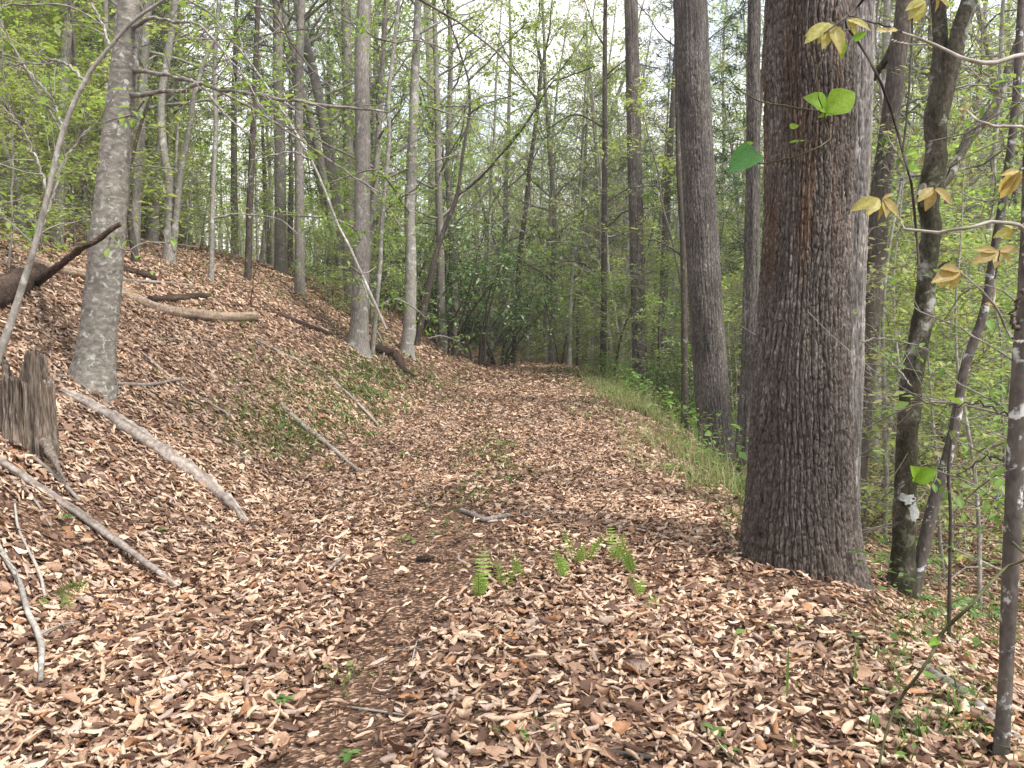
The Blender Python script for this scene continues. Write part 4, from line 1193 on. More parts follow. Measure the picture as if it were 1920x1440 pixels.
    # brush along the crest of the near bank
    for (px, py, k, s, lab) in [(15, 505, 1, .62, 'scrubby young tree nearest the left edge above the broken dark log'), (75, 470, 3, .75, 'scrubby young tree right behind the leaning sapling'), (140, 462, 5, .7, 'twiggy almost leafless young tree left of the beech'), (225, 455, 1, .8, 'scrubby young tree showing on both sides of the beech'), (285, 452, 3, 1.0, 'low scrubby tree left of the forked tree foot'), (350, 470, 5, .8, 'twiggy thin young tree right of the forked tree'), (440, 490, 3, .9, 'low leafy tree right of the thin pale stem'), (495, 500, 1, .8, 'leafy young tree left of the mid-sized trunk uphill'), (600, 540, 3, .85, 'leafy young tree between the uphill trunks and the stout bank tree'), (640, 580, 1, .7, 'leafy young tree just left of the stout bank tree'), (735, 620, 3, .8, 'leafy young tree between the two grey bank trees'), (40, 440, 4, .7, 'tall loose young tree at the upper left edge'), (170, 440, 0, .8, 'leafy young tree hidden behind the upper beech trunk')]:
        SAP[k].place(tuple(G(px, py)), lab, None, rng.uniform(0, 6), s)
    for (px, py, k, s, lab) in [(420, 470, 0, 1.2, 'dark evergreen shrub in the shade behind the thin pale stem'), (380, 450, 2, 1.1, 'dark evergreen shrub in the shade right of the forked tree'), (490, 470, 1, 1.4, 'dark evergreen shrub left of the mid-sized trunk uphill'), (590, 510, 0, 1.1, 'dark evergreen shrub right of the uphill trunks')]:
        SHRUB[k].place(tuple(G(px, py)), lab, 'laurels on the left hillside crest', rng.uniform(0, 6), s)
    for (px, Y, k, s, lab) in [(1720, 8.2, 5, .9, 'twiggy thin young tree in the ravine left of the mossy trunk'), (1790, 7.6, 1, .8, 'bright leafy young tree in the ravine between the mossy trunk and the brown seedling'), (1860, 7.0, 5, .8, 'twiggy thin young tree in the ravine left of the spotted sapling'), (1905, 8.5, 0, .7, 'bright leafy young tree in the ravine right at the photo edge'), (1670, 9.8, 1, .8, 'bright leafy young tree in the ravine beside the slim pale stem')]:
        P = at(px, 640, Y)
        SAP[k].place(ground_at(P[0], Y), lab, None, rng.uniform(0, 6), s)
    # the thicket where the path bends
    for (x, y, k, s, lab) in [(-1.15, 26, 2, 1.45, 'big dark laurel with many leaning stems at the bend of the path'), (-2.1, 24.5, 0, 1.5, 'dark laurel high on the bank left of the bend'), (-.5, 29, 0, 1.5, 'dark laurel at the right end of the thicket by the bend'), (-3.2, 27, 2, 1.3, 'dark laurel behind the smooth pale trunk'), (-2.2, 29, 1, 1.9, 'dark laurel deep inside the thicket by the bend')]:
        SHRUB[k].place(ground_at(x, y), lab, 'laurels at the bend of the path', rng.uniform(0, 6), s)
    for (px, py, k, s, lab) in [(775, 600, 3, .9, 'low spray of bright leaves in front of the smooth pale trunk'), (560, 470, 0, .8, 'bright green understory tree on the hillside above the curved tan log'),
                                (610, 600, 3, .7, 'small leafy tree on the bank left of the stout grey trunk'), 
                                (120, 470, 1, .75, 'bushy young tree with yellow-green leaves behind the beech'), (30, 430, 0, .8, 'bushy young tree at the left edge above the dark broken log'), (70, 400, 2, .8, 'taller bushy young tree uphill at the left edge')]:
        P = G(px, py)
        SAP[k].place(tuple(P), lab, None, rng.uniform(0, 6), s)
set_wood()

# ------------------------------------------------------------------ the far wood, one mass
def far_wood():
    rng = np.random.default_rng(9)
    mb = MB()
    n = 0
    while n < 900:
        y = rng.uniform(46, 120); x = rng.uniform(-.8 * y, .8 * y)
        z = float(hgt(x, y))
        n += 1
        px, _ = proj(np.array([x, y, z + 5]))
        gap = 950 < px < 1440
        H = rng.uniform(9, 19) * (.7 if gap else 1)
        if rng.random() < .4: H *= .45
        P = grow(rng, (x, y, z - .3), (0, 0, 1), H, 6, .04, .03)
        mb.tube(P, np.linspace(rng.uniform(.08, .18), .02, 7), 4, 0, (.9, .9, .9))
        paths = []
        for k in range(12):
            i = rng.integers(2, 7)
            az, el = rng.uniform(0, 6.28), rng.uniform(0, .9)
            Q = grow(rng, P[i], (math.cos(az) * math.cos(el), math.sin(az) * math.cos(el), math.sin(el)), rng.uniform(1.5, 3.6), 4, .2, .02)
            mb.tube(Q, np.linspace(.03, .008, 5), 3); paths.append(Q)
        leaf_quads(mb, scatter_along(paths, rng, 90 if gap else 150, .5), .34, rng, *(LG if rng.random() < .6 else YG), 1, flat=.4)
    o = mb.build('far_wood', [M['mid_bark'], M['leaf']])
    o['kind'] = 'stuff'
far_wood()

# ------------------------------------------------------------------ dead wood on the ground
def fallen(name, label, pts, mat, cat, lift=.6, sides=12, n=40, rough=.12, seed=0, flat=1.0, group=None, forks=(), Ys=None):
    """a log or stick laid on the ground through photo points (px, py, width)"""
    rng = np.random.default_rng(500 + seed)
    rows = []
    for i, (a, b, w) in enumerate(pts):
        if Ys is not None and Ys[i] is not None: P = at(a, b, Ys[i])
        else: P = G(a, b)
        r = w * pxm(P) / 2
        P = P + np.array([0, 0, r * lift]) if Ys is None or Ys[i] is None else P
        rows.append([*P, r])
    S = crom(np.array(rows), n)
    off = S[n // 2, :3].copy()
    mb = MB()
    wig = np.cumsum(rng.normal(0, 1, (n, 3)), 0); wig -= np.linspace(0, 1, n)[:, None] * wig[-1]
    Q = S[:, :3] + wig * np.median(S[:, 3]) * .05
    th = np.arange(sides) * 2 * math.pi / sides
    ln = np.concatenate([[0], np.cumsum(np.linalg.norm(np.diff(S[:, :3], axis=0), axis=1))])[:, None]
    g = 1 + .30 * vnoise(np.cos(th)[None] * 10, np.sin(th)[None] * 10, ln * 1.8, seed + 5) + .38 * vnoise(np.cos(th)[None] * 3.2, np.sin(th)[None] * 3.2, ln * 1.3, seed) + .25 * vnoise(np.cos(th)[None] * 7, np.sin(th)[None] * 7, ln * 2.6, seed + 1)
    cg = np.repeat(np.clip(g, .35, 1.5).reshape(-1)[:, None], 3, 1)
    mb.tube(Q - off, np.maximum(S[:, 3], .0015), sides, 0, cg, True, rough, seed)
    for (fr, dx, dy, dz, L) in forks:
        i = int(fr * (n - 1))
        r = S[i, 3] * .55
        P = grow(rng, Q[i] - off, (dx, dy, dz), L, 7, .12, 0)
        mb.tube(P, np.linspace(r, r * .3, 8), 6)
    o = mb.build(name, M[mat])
    o.location = tuple(off)
    return tag(o, label, cat, group)

fallen('curved_log', 'curved tan barkless log lying behind the beech on the hillside', [(60, 497, 18), (100, 512, 20), (165, 528, 20), (215, 545, 20), (270, 574, 21), (310, 591, 21), (345, 599, 22), (400, 603, 22), (440, 604, 20), (476, 601, 18)], 'tan_log', 'log', .9, 22, 70, .16, 1)
fallen('broken_log', 'thick dark rotten log broken off short at the left edge', [(-60, 582, 50), (-20, 566, 50), (15, 548, 48), (45, 530, 42), (66, 520, 36), (82, 512, 26), (92, 508, 12)], 'dark_log', 'log', .5, 26, 70, .35, 2)
DBY = float(G(62, 528)[1])
TIPY = float(G(172, 722)[1]) - .8
fallen('dead_branch', 'dark dead branch with a pointed tip slanting up across the foot of the beech', [(60, 536, 13), (95, 510, 14), (120, 492, 12), (150, 466, 12), (180, 451, 10), (205, 432, 10), (226, 420, 7)], 'dark_log', 'branch', Ys=[DBY + (TIPY - DBY) * min(1, k / 3.0) for k in range(7)], sides=16, n=60, rough=.28, seed=31)
fallen('dark_log', 'dark log lying uphill behind the beech', [(205, 505, 15), (240, 513, 15), (292, 527, 12)], 'dark_log', 'log', .7, 12, 30, .15, 3)
fallen('pale_branch', 'long pale stick lying just above the curved tan log', [(190, 525, 7), (250, 531, 7), (310, 533, 6), (385, 541, 4), (400, 545, 3)], 'dead_wood', 'stick', 1.2, 8, 36, .1, 4)
fallen('dead_slab', 'flat dark slab of rotten wood right above the curved tan log', [(280, 566, 12), (315, 566, 15), (350, 563, 14), (392, 558, 9)], 'dark_log', 'log', .8, 12, 30, .3, 5)
fallen('dark_branch', 'dark fallen branch running down the bank right of the curved tan log', [(425, 574, 4), (487, 580, 6), (533, 598, 9), (580, 616, 10), (622, 632, 9)], 'dark_log', 'branch', .9, 10, 36, .15, 6, forks=((.30, .05, .1, 1, .9),))
fallen('crooked_branch', 'dark crooked broken branch below the stout grey tree on the bank', [(683, 654, 14), (707, 661, 17), (733, 670, 19), (748, 683, 17), (757, 697, 14), (778, 710, 7)], 'dark_log', 'branch', .9, 14, 36, .15, 7, forks=((.6, -.1, -.3, -.8, .3),))
fallen('split_log', 'long pale split weathered log slanting down the bank below the beech', [(113, 736, 17), (200, 788, 26), (310, 858, 28), (400, 925, 23), (465, 985, 12)], 'dead_wood', 'log', .35, 22, 90, .30, 8)
fallen('long_stick', 'long straight grey stick slanting down the near bank to the path', [(-10, 866, 16), (150, 970, 15), (337, 1106, 10)], 'dead_wood', 'stick', .9, 14, 60, .12, 9)
fallen('short_stick', 'bare brown stick lying on the bank at the left edge of the path', [(527, 762, 9), (560, 795, 10), (600, 827, 10), (640, 860, 9), (674, 888, 7)], 'dead_wood', 'stick', 1.0, 10, 40, .1, 10)
fallen('mossy_branch', 'thin bowed branch lying in front of the foot of the beech', [(100, 710, 7), (150, 717, 7), (227, 727, 7), (283, 728, 7), (333, 717, 5), (380, 710, 4)], 'mid_bark', 'branch', 2.0, 8, 36, .1, 11)
fallen('path_stick', 'crooked stick dark at one end lying across the middle of the path', [(865, 961, 8), (890, 970, 9), (912, 979, 10), (950, 971, 9), (1000, 966, 7), (1047, 963, 6)], 'mid_bark', 'stick', 1.2, 10, 40, .15, 12)
fallen('bottom_stick', 'dark stick half under the leaves at the bottom right of the path', [(1020, 1404, 5), (1060, 1407, 7), (1110, 1413, 9), (1160, 1419, 10), (1210, 1426, 10), (1262, 1431, 7)], 'dark_twig', 'stick', 1.4, 10, 40, .12, 13, forks=((.62, .3, -.3, .25, .1),))
fallen('bleached_twig', 'short bleached grey twig on the leaves left of the trodden strip', [(645, 1045, 7), (620, 1068, 7), (603, 1088, 6)], 'dead_wood', 'twig', 1.2, 8, 20, .15, 14)
fallen('bleached_twig', 'bleached grey twig lying nearest below the long straight grey stick', [(562, 1097, 5), (545, 1108, 6), (510, 1122, 5)], 'dead_wood', 'twig', 1.2, 8, 20, .15, 15)
fallen('upright_twig', 'hair-thin pale twig on the bare trodden strip', [(782, 1205, 3), (773, 1240, 3), (766, 1290, 3), (755, 1335, 2)], 'pale_twig', 'twig', 3, 6, 24, .1, 16, forks=((.1, -.6, -.3, .1, .16), (.15, .5, -.4, .1, .2)))
fallen('edge_branch', 'pale forked branch arching down the left edge of the photo into the leaves', [(-12, 1020, 8), (10, 1060, 9), (38, 1110, 9), (52, 1160, 10), (72, 1205, 11), (80, 1235, 11), (77, 1290, 9)], 'pale_bark', 'branch', 4, 10, 50, .12, 17, forks=((.35, -.3, .2, .5, .3), (.7, .5, .1, .1, .2)))
fallen('edge_twig', 'thin pale twig rising above the arching branch at the left edge', [(28, 955, 4), (36, 1005, 5), (52, 1040, 5), (75, 1090, 6), (85, 1130, 5)], 'pale_twig', 'twig', 5, 8, 40, .12, 18)
fallen('white_pole', 'white fallen pole in the ravine behind the lichen-spotted sapling', [(1765, 1022, 8), (1800, 1040, 9), (1840, 1058, 9), (1885, 1080, 9)], 'pale_twig', 'pole', 1.0, 10, 30, .1, 19)
fallen('grey_log', 'mouldering grey log sliding down the right brink at the bottom right', [(1680, 1240, 14), (1713, 1250, 20), (1763, 1279, 24), (1813, 1312, 25), (1862, 1358, 24), (1910, 1400, 22)], 'mid_bark', 'log', .7, 14, 50, .2, 20)
fallen('bark_chunk', 'chunk of dark bark lying on the leaves below the massive oak', [(1521, 1184, 16), (1535, 1180, 24), (1555, 1177, 24), (1574, 1172, 14)], 'dark_log', 'bark', .8, 14, 20, .3, 21)
for k, (pp, lab) in enumerate([([(800, 560), (860, 600), (950, 690)], 'x')][:0]): pass
# thin dead sticks over the bank
for k, (pp, lab) in enumerate([
    ([(265, 662, 3), (290, 685, 4), (322, 712, 4)], 'short thin stick on the leaves right of the beech foot'),
    ([(340, 728, 4), (400, 765, 5), (450, 795, 4)], 'thin brown stick lying right of the split log'),
    ([(615, 710, 4), (660, 750, 5), (710, 803, 5)], 'pale thin stick lying in the green weeds of the bank'),
    ([(380, 690, 3), (450, 735, 3), (480, 750, 3)], 'hair-thin stick in the leaves above the green weeds'),
    ([(420, 865, 3), (470, 860, 4), (500, 856, 3)], 'small level stick near the lower end of the split log'),
    ([(60, 860, 6), (100, 895, 8), (150, 945, 6)], 'dark stick lying below the jagged stump'),
    ([(1420, 1290, 4), (1490, 1240, 4), (1560, 1190, 3)], 'thin twig on the leaves below the dark chunk of bark'),
    ([(1280, 1250, 4), (1300, 1210, 4), (1318, 1160, 3)], 'thin upright twig among the leaves right of the path'),
    ([(1080, 1330, 3), (1180, 1300, 4), (1285, 1265, 3)], 'long thin twig across the leaves at the lower right'),
    ([(20, 900, 4), (60, 935, 5), (95, 990, 4)], 'thin stick in the tangle below the jagged stump'),
    ([(100, 840, 4), (140, 850, 5), (190, 905, 4)], 'thin pale stick beside the foot of the jagged stump'),
    ([(700, 610, 3), (720, 660, 4), (700, 715, 3)], 'thin upright twig on the bank by the crooked branch'),
    ([(1050, 1190, 3), (1110, 1210, 3), (1160, 1205, 3)], 'thin twig on the leaves before the larger fern cluster'),
    ([(300, 640, 4), (380, 640, 4), (430, 655, 3)], 'thin stick on the leaves below the curved tan log'),
    ([(480, 640, 3), (560, 680, 4), (610, 700, 3)], 'thin stick on the bank above the short brown stick'),
    ([(660, 1330, 4), (760, 1345, 4), (850, 1365, 3)], 'dark thin twig across the leaves at the bottom middle')]):
    fallen('thin_stick', lab, pp, 'twig' if k % 2 else 'pale_twig', 'stick', 2.0, 7, 24, .12, 40 + k, group='thin sticks on the leaves')

# ------------------------------------------------------------------ the jagged stump
def stump():
    base = G(57, 832)
    s = pxm(base)
    off = base.copy()
    root = empty('tree_stump', 'jagged rotten hollow stump at the left edge below the beech', 'stump', None, tuple(off))
    nu, nv = 300, 70
    th = np.arange(nu) * 2 * math.pi / nu
    Rw = 46 * s
    top = 168 * s
    # height of the broken rim by direction
    bump_ = lambda c0, w: np.exp(-(np.abs(np.angle(np.exp(1j * (th - c0)))) / w) ** 4)
    prof = .70 + .20 * bump_(3.50, .42) + .30 * bump_(1.75, .70) + .32 * bump_(5.62, .26) + .10 * bump_(4.35, .3)
    prof = prof + .05 * vnoise(np.cos(th) * 6, np.sin(th) * 6, 3.3, 3) + .06 * vnoise(np.cos(th) * 22, np.sin(th) * 22, 1.3, 4)
    t = np.linspace(0, 1, nv)
    TT, TH = np.meshgrid(t, th, indexing='ij')
    H = (prof[None] * top + .3) * TT - .3
    fur = .16 * np.abs(vnoise(np.cos(TH) * 5, np.sin(TH) * 5, TT * .8, 6)) + .11 * np.abs(vnoise(np.cos(TH) * 26, np.sin(TH) * 26, TT * 3.5, 15)) + .05 * vnoise(np.cos(TH) * 9, np.sin(TH) * 9, TT * 9, 16) + .06 * vnoise(np.cos(TH) * 16, np.sin(TH) * 16, TT * 2.5, 7)
    rad = Rw * (1.0 + .55 * np.exp(-np.maximum(H, 0) / .12) * (.5 + .5 * np.cos(3 * TH + 1))*.6 - fur - .08 * TT)
    outer = np.stack([rad * np.cos(TH), rad * np.sin(TH), H], -1)
    ri = rad * (.80 - .15 * TT * 0) * (1 - .1 * vnoise(np.cos(TH) * 9, np.sin(TH) * 9, TT * 3, 9))
    Hi = np.where(TT < 1, H, H)
    inner = np.stack([ri * np.cos(TH), ri * np.sin(TH), Hi - .01], -1)
    mb = MB()
    V = np.concatenate([outer, inner[::-1]], 0).reshape(-1, 3)
    m = nv * 2
    i, j = np.meshgrid(np.arange(m - 1), np.arange(nu), indexing='ij')
    i, j = i.ravel(), j.ravel(); k = (j + 1) % nu
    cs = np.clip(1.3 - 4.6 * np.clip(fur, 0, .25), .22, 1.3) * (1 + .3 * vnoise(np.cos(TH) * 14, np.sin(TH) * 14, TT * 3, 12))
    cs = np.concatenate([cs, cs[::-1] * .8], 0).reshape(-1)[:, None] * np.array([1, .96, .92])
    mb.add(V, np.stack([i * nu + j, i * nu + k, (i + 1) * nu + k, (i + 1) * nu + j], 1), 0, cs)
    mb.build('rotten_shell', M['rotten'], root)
    rng = np.random.default_rng(3)
    for a in (5.75, 3.1):
        P = grow(rng, (math.cos(a) * Rw * .9, math.sin(a) * Rw * .9, .04), (math.cos(a), math.sin(a), -.45), .55, 8, .12, -.02)
        P[:, 2] = np.maximum(P[:, 2], hgt(P[:, 0] + off[0], P[:, 1] + off[1]) - off[2] - .01)
        rb = MB(); rb.tube(P, np.linspace(.045, .008, 9), 10, rough=.25, seed=int(a * 9)); rb.build('root', M['rotten'], root)
stump()

# ------------------------------------------------------------------ cones, ferns, seedlings
def cone(px, py, Lpx, label, ang, mat):
    base = G(px, py); s = pxm(base)
    L = Lpx * s; rng = np.random.default_rng(int(px))
    mb = MB()
    ax = np.array([math.cos(ang), math.sin(ang), .05]); b = np.array([-ax[1], ax[0], 0]); c = np.cross(ax, b)
    mb.tube(np.array([ax * (t - .5) * L for t in np.linspace(0, 1, 8)]), L * .16 * np.sin(np.linspace(.5, 2.9, 8)), 8)
    for k in range(70):
        t = (k + .5) / 70; th = k * 2.4
        r = L * .2 * math.sin(.45 + 2.5 * t)
        d = b * math.cos(th) + c * math.sin(th)
        o = ax * (t - .5) * L
        tn = nrm(np.cross(d, ax))
        w = L * .055
        V = [o + d * r * .55 - tn * w, o + d * r * .55 + tn * w, o + d * r * 1.5 + ax * L * .05 + tn * w * .7, o + d * r * 1.5 + ax * L * .05 - tn * w * .7]
        V2 = [v - ax * L * .012 for v in V]
        mb.add(V + V2, [(0, 1, 2, 3), (7, 6, 5, 4), (0, 4, 5, 1), (2, 6, 7, 3), (1, 5, 6, 2), (3, 7, 4, 0)])
    o = mb.build('pine_cone', M[mat], None, False)
    o.location = tuple(base + np.array([0, 0, L * .2]))
    tag(o, label, 'pine cone')
cone(797, 1053, 34, 'brown open pine cone lying on the bare trodden strip', .15, 'dark_log')
cone(1488, 1117, 30, 'dark pine cone lying in the leaves at the left foot of the massive oak', .3, 'dark_twig')

def fern(px, py, hpx, label, seed, nf=3, droop=.25, ca=(.20, .34, .06), cb_=(.30, .44, .11), group='little ferns on the path'):
    rng = np.random.default_rng(seed)
    base = G(px, py); h = hpx * 1.25 * pxm(base)
    root = empty('fern', label, 'fern', group, tuple(base))
    for k in range(nf):
        mb = MB()
        az = rng.uniform(0, 6.28) if nf > 1 else 0
        P = grow(rng, (0, 0, -.01), (math.cos(az) * .42, math.sin(az) * .42, 1), h * rng.uniform(.6, 1.25), 14, .04, -droop * .06)
        mb.tube(P, np.linspace(.0025, .001, 15), 4, 0, (.16, .2, .06))
        for i in range(3, 15):
            T = nrm(P[i] - P[i - 1])
            face = az + rng.normal(0, .02)
            side = nrm(np.cross(T, [math.cos(face) * .6 + .05, -1.0, .1]))
            ln = h * .17 * math.sin(math.pi * min(1, (i - 2) / 13.0)) ** .7 + .004
            for sg in (-1, 1):
                for sub in range(5):                          # pinnae cut into small teeth
                    f0 = sub / 5
                    o = P[i] + side * sg * ln * f0 + T * ln * .18 * f0 - np.array([0, 0, .12 * ln * f0])
                    w = ln * .2 * (1 - f0 * .6)
                    e = side * sg * ln * .23
                    t = rng.random()
                    cc = (np.array(ca) * (1 - t) + np.array(cb_) * t)
                    mb.add([o - T * w, o + e * .9 - T * w * .4, o + e, o + T * w + e * .2], [(0, 1, 2, 3)], 0, cc)
        mb.build('frond', M['grass'], root)

for k, (a, b, h, lab) in enumerate([(902, 1125, 66, 'bright fern standing leftmost of the ferns beside the trodden strip'), (946, 1108, 46, 'bright fern next right of the leftmost path fern'), (985, 1090, 42, 'thin pale fern at the left of the larger fern cluster'),
                                    (1060, 1090, 48, 'bright fern in front of the larger fern cluster'), (1078, 1060, 48, 'fern at the back left of the larger fern cluster'), (1100, 1058, 46, 'fern at the back middle of the larger fern cluster'),
                                    (1148, 1060, 52, 'dark green fern at the back right of the larger fern cluster'), (1192, 1080, 56, 'tall fern at the right end of the larger fern cluster'), (1203, 1128, 40, 'small fern between the large cluster and the nearest tuft'), (1233, 1146, 34, 'smallest fern nearest the camera right of the path')]):
    fern(a, b, h, lab, 60 + k, 2 if h < 47 else 3)
fern(100, 1125, 70, 'arching olive fern beside the long grey stick at the left', 80, 3, 2.6, (.12, .17, .05), (.2, .24, .08), None)

def seedling(px, py, hpx, label, seed, n=5, size=.05, name='seedling', colr=((.09, .19, .05), (.16, .28, .09)), group='green seedlings among the dead leaves', compound=False):
    rng = np.random.default_rng(seed)
    base = G(px, py); s = pxm(base); h = hpx * s
    root = empty(name, label, 'seedling', group, tuple(base))
    st, lf = MB(), MB()
    P = grow(rng, (0, 0, -.02), (rng.normal(0, .2), rng.normal(0, .2), 1), h, 6, .1, .03)
    st.tube(P, np.linspace(.003, .0015, 7), 5)
    for k in range(n):
        az = k * 2.4 + rng.uniform(-.3, .3)
        p0 = P[6 - min(k // 3, 4)]
        if compound:
            Q = grow(rng, p0, (math.cos(az), math.sin(az), .35), h * .7, 6, .08, -.08)
            st.tube(Q, np.linspace(.002, .001, 7), 4)
            for i in range(2, 7):
                T = nrm(Q[i] - Q[i - 1]); sd = nrm(np.cross(T, [0, 0, 1]))
                for sg in ((-1, 1) if i < 6 else (0,)):
                    broad_leaf(lf, Q[i], T * .5 + sd * sg, h * .24 * rng.uniform(.8, 1.1), .42, rng, colr)
        else:
            broad_leaf(lf, p0, (math.cos(az), math.sin(az), .15), size * rng.uniform(.7, 1.2), .55, rng, colr)
    st.build('stem', M['green_vine'], root)
    lf.build('foliage', M['leaf'], root)

def broad_leaf(mb, p, d, L, w, rng, colr, mat=0, fold=.18, droop=.25, heart=False, up=(0, 0, 1)):
    """one real leaf blade: 7 x 5 grid, folded on the midrib"""
    a = nrm(np.array(d, float)); b = nrm(np.cross(a, up) + 1e-4); n = nrm(np.cross(b, a))
    nt = 9
    t = np.linspace(0, 1, nt)
    if heart: pr = np.interp(t, [0, .08, .25, .5, .75, .92, 1], [.25, .85, 1, .86, .5, .16, .01])
    else: pr = np.interp(t, [0, .12, .3, .5, .72, .9, 1], [.04, .42, .82, 1, .78, .32, .01])
    V = []
    for i in range(nt):
        mid = p + a * L * t[i] - n * L * droop * t[i] ** 2
        for sgn in (-1, -.5, 0, .5, 1):
            off = abs(sgn) * pr[i] * L * w * .5
            back = -a * L * .10 * abs(sgn) if heart and i < 3 else 0
            V.append(mid + b * sgn * pr[i] * L * w * .5 + n * off * fold * 2 + back + n * L * .012 * math.sin(i * 1.9 + sgn * 3))
    q = [(i * 5 + j, i * 5 + j + 1, (i + 1) * 5 + j + 1, (i + 1) * 5 + j) for i in range(nt - 1) for j in range(4)]
    tt = rng.random()
    c = (np.array(colr[0]) * (1 - tt) + np.array(colr[1]) * tt)
    cc = np.repeat(c[None], len(V), 0)
    cc[2::5] *= 1.12
    mb.add(V, q, mat, cc)

for k, (a, b, h, n, sz, lab) in enumerate([(540, 1330, 34, 5, .055, 'two-tiered green seedling on the leaves at the lower left'), (122, 985, 26, 5, .06, 'bright seedling beside the long grey stick'), (296, 1000, 16, 5, .04, 'tiny seedling on the leaves right of the long grey stick'),
                                           (655, 1425, 22, 5, .05, 'green seedling at the bottom edge left of the path middle'), (425, 1412, 18, 4, .05, 'green seedling at the bottom edge farther left'), (1335, 1390, 30, 3, .06, 'seedling with dull round leaves at the lower right'),
                                           (1360, 1420, 24, 3, .06, 'seedling with one folded leaf at the bottom right'), (690, 745, 20, 6, .10, 'bright broad-leaved seedling on the bank below the crooked branch'), (1370, 1045, 16, 4, .05, 'dark small seedling at the left foot of the massive oak'), (770, 1015, 14, 5, .05, 'small seedling in the path left of the crooked stick'), (895, 1060, 12, 4, .045, 'small low seedling right of the brown pine cone')]):
    seedling(a, b, h, lab, 200 + k, n, sz)
for k, (a, b, h, lab) in enumerate([(1722, 1110, 70, 'seedling with long paired leaflets at the foot of the pale leaning stem'), (1810, 1195, 70, 'seedling with whorls of bright paired leaflets left of the lichen-spotted sapling'), (1860, 1190, 60, 'seedling with paired leaflets right behind the lichen-spotted sapling'), (1650, 1075, 40, 'seedling with small leaflets between the oak and the mossy trunk')]):
    seedling(a, b, h, lab, 240 + k, 5, .05, 'leafy_seedling', ((.10, .22, .07), (.18, .32, .12)), None, True)

def grass_blade(px, py, hpx, label, seed, w=.012):
    base = G(px, py); rng = np.random.default_rng(seed)
    h = hpx * pxm(base)
    mb = MB()
    t = np.linspace(0, 1, 9)
    ln = rng.normal(0, .12, 2)
    ww = w * np.sin(np.pi * np.clip(t * .85 + .12, 0, 1)) ** .8 * .5
    V = []
    for i in range(9):
        c = np.array([ln[0] * h * t[i] ** 2, ln[1] * h * t[i] ** 2, h * t[i] - .01])
        V += [c - [ww[i], 0, 0], c + [0, .002, 0], c + [ww[i], 0, 0]]
    q = [(i * 3 + j, i * 3 + j + 1, (i + 1) * 3 + j + 1, (i + 1) * 3 + j) for i in range(8) for j in range(2)]
    mb.add(V, q, 0, (.16, .27, .07))
    o = mb.build('grass_blade', M['grass']); o.location = tuple(base)
    tag(o, label, 'grass blade', 'single grass blades at the lower right')
for k, (a, b, h, lab) in enumerate([(1475, 1318, 118, 'tallest single upright grass blade among the leaves at the lower right'), (1492, 1300, 32, 'short grass blade right of the tallest blade'), (1607, 1240, 50, 'grass blade near the dark chunk of bark'), (1604, 1285, 60, 'grass blade beside the mouldering grey log'), (1490, 1415, 50, 'dark grass blade near the bottom edge'), (1678, 1290, 40, 'grass blade leaning at the upper end of the grey log')]):
    grass_blade(a, b, h, lab, 300 + k)

# ------------------------------------------------------------------ overhanging twigs near the camera
BRZ = ((.36, .28, .12), (.47, .41, .18))
YEL = ((.37, .34, .11), (.46, .46, .18))
LIME = ((.17, .33, .03), (.26, .42, .06))
def sapling_px(py):
    return float(np.interp(py, [-400, 0, 300, 540, 650, 760, 880, 990, 1090], [1944, 1940, 1935, 1926, 1917, 1910, 1903, 1899, 1894]))
def overhang(name, label, cat, stems, clusters, Y, mat='twig', leafmat='young_leaf', seed=0, colr=BRZ, anchor=None):
    """stems: photo polylines (px, py, width); clusters: (px, py, [(angle deg, length px, width ratio)], colour)"""
    rng = np.random.default_rng(700 + seed)
    root = empty(name, label, cat)
    off = None
    sb = MB()
    for pts in stems:
        B = np.array([[*at(a, b, Y + (.06 * math.sin(i * 1.7))), w] for i, (a, b, w) in enumerate(pts)])
        B[:, 3] = [w * pxm(q[:3]) / 2 for q, (_, _, w) in zip(B, pts)]
        if anchor is not None and pts is stems[0] or pts[0][0] > 1935:   # where the twig leaves its tree
            aa = anchor if anchor is not None else (sapling_px(pts[0][1] + 30), pts[0][1] + 30, 2.75)
            if pts[0][0] > 1935: B = B[1:]
            B = np.concatenate([[[*at(*aa), B[0, 3] * 1.15]], B])
        if off is None:
            off = B[0, :3].copy(); root.location = tuple(off)
        S = crom(B, 30)
        wig = rng.normal(0, .0012, (30, 3))
        sb.tube(S[:, :3] - off + wig, np.maximum(S[:, 3], .0008), 7, rough=.12, seed=seed)
    sb.build('stem', M[mat], root)
    for (cx, cy, lv, cc, heart) in clusters:
        lb = MB()
        p = at(cx, cy, Y)
        s = pxm(p)
        for (ang, Lp, w) in lv:
            d = np.array([math.cos(R(ang)), rng.normal(0, .45), math.sin(R(ang))])
            broad_leaf(lb, p - off, d, Lp * s, w, rng, cc, 0, .22, .18 if not heart else .06, heart, up=(rng.normal(0, .2), -1, .55))
        lb.build('leaf_cluster', M[leafmat], root)
    return root

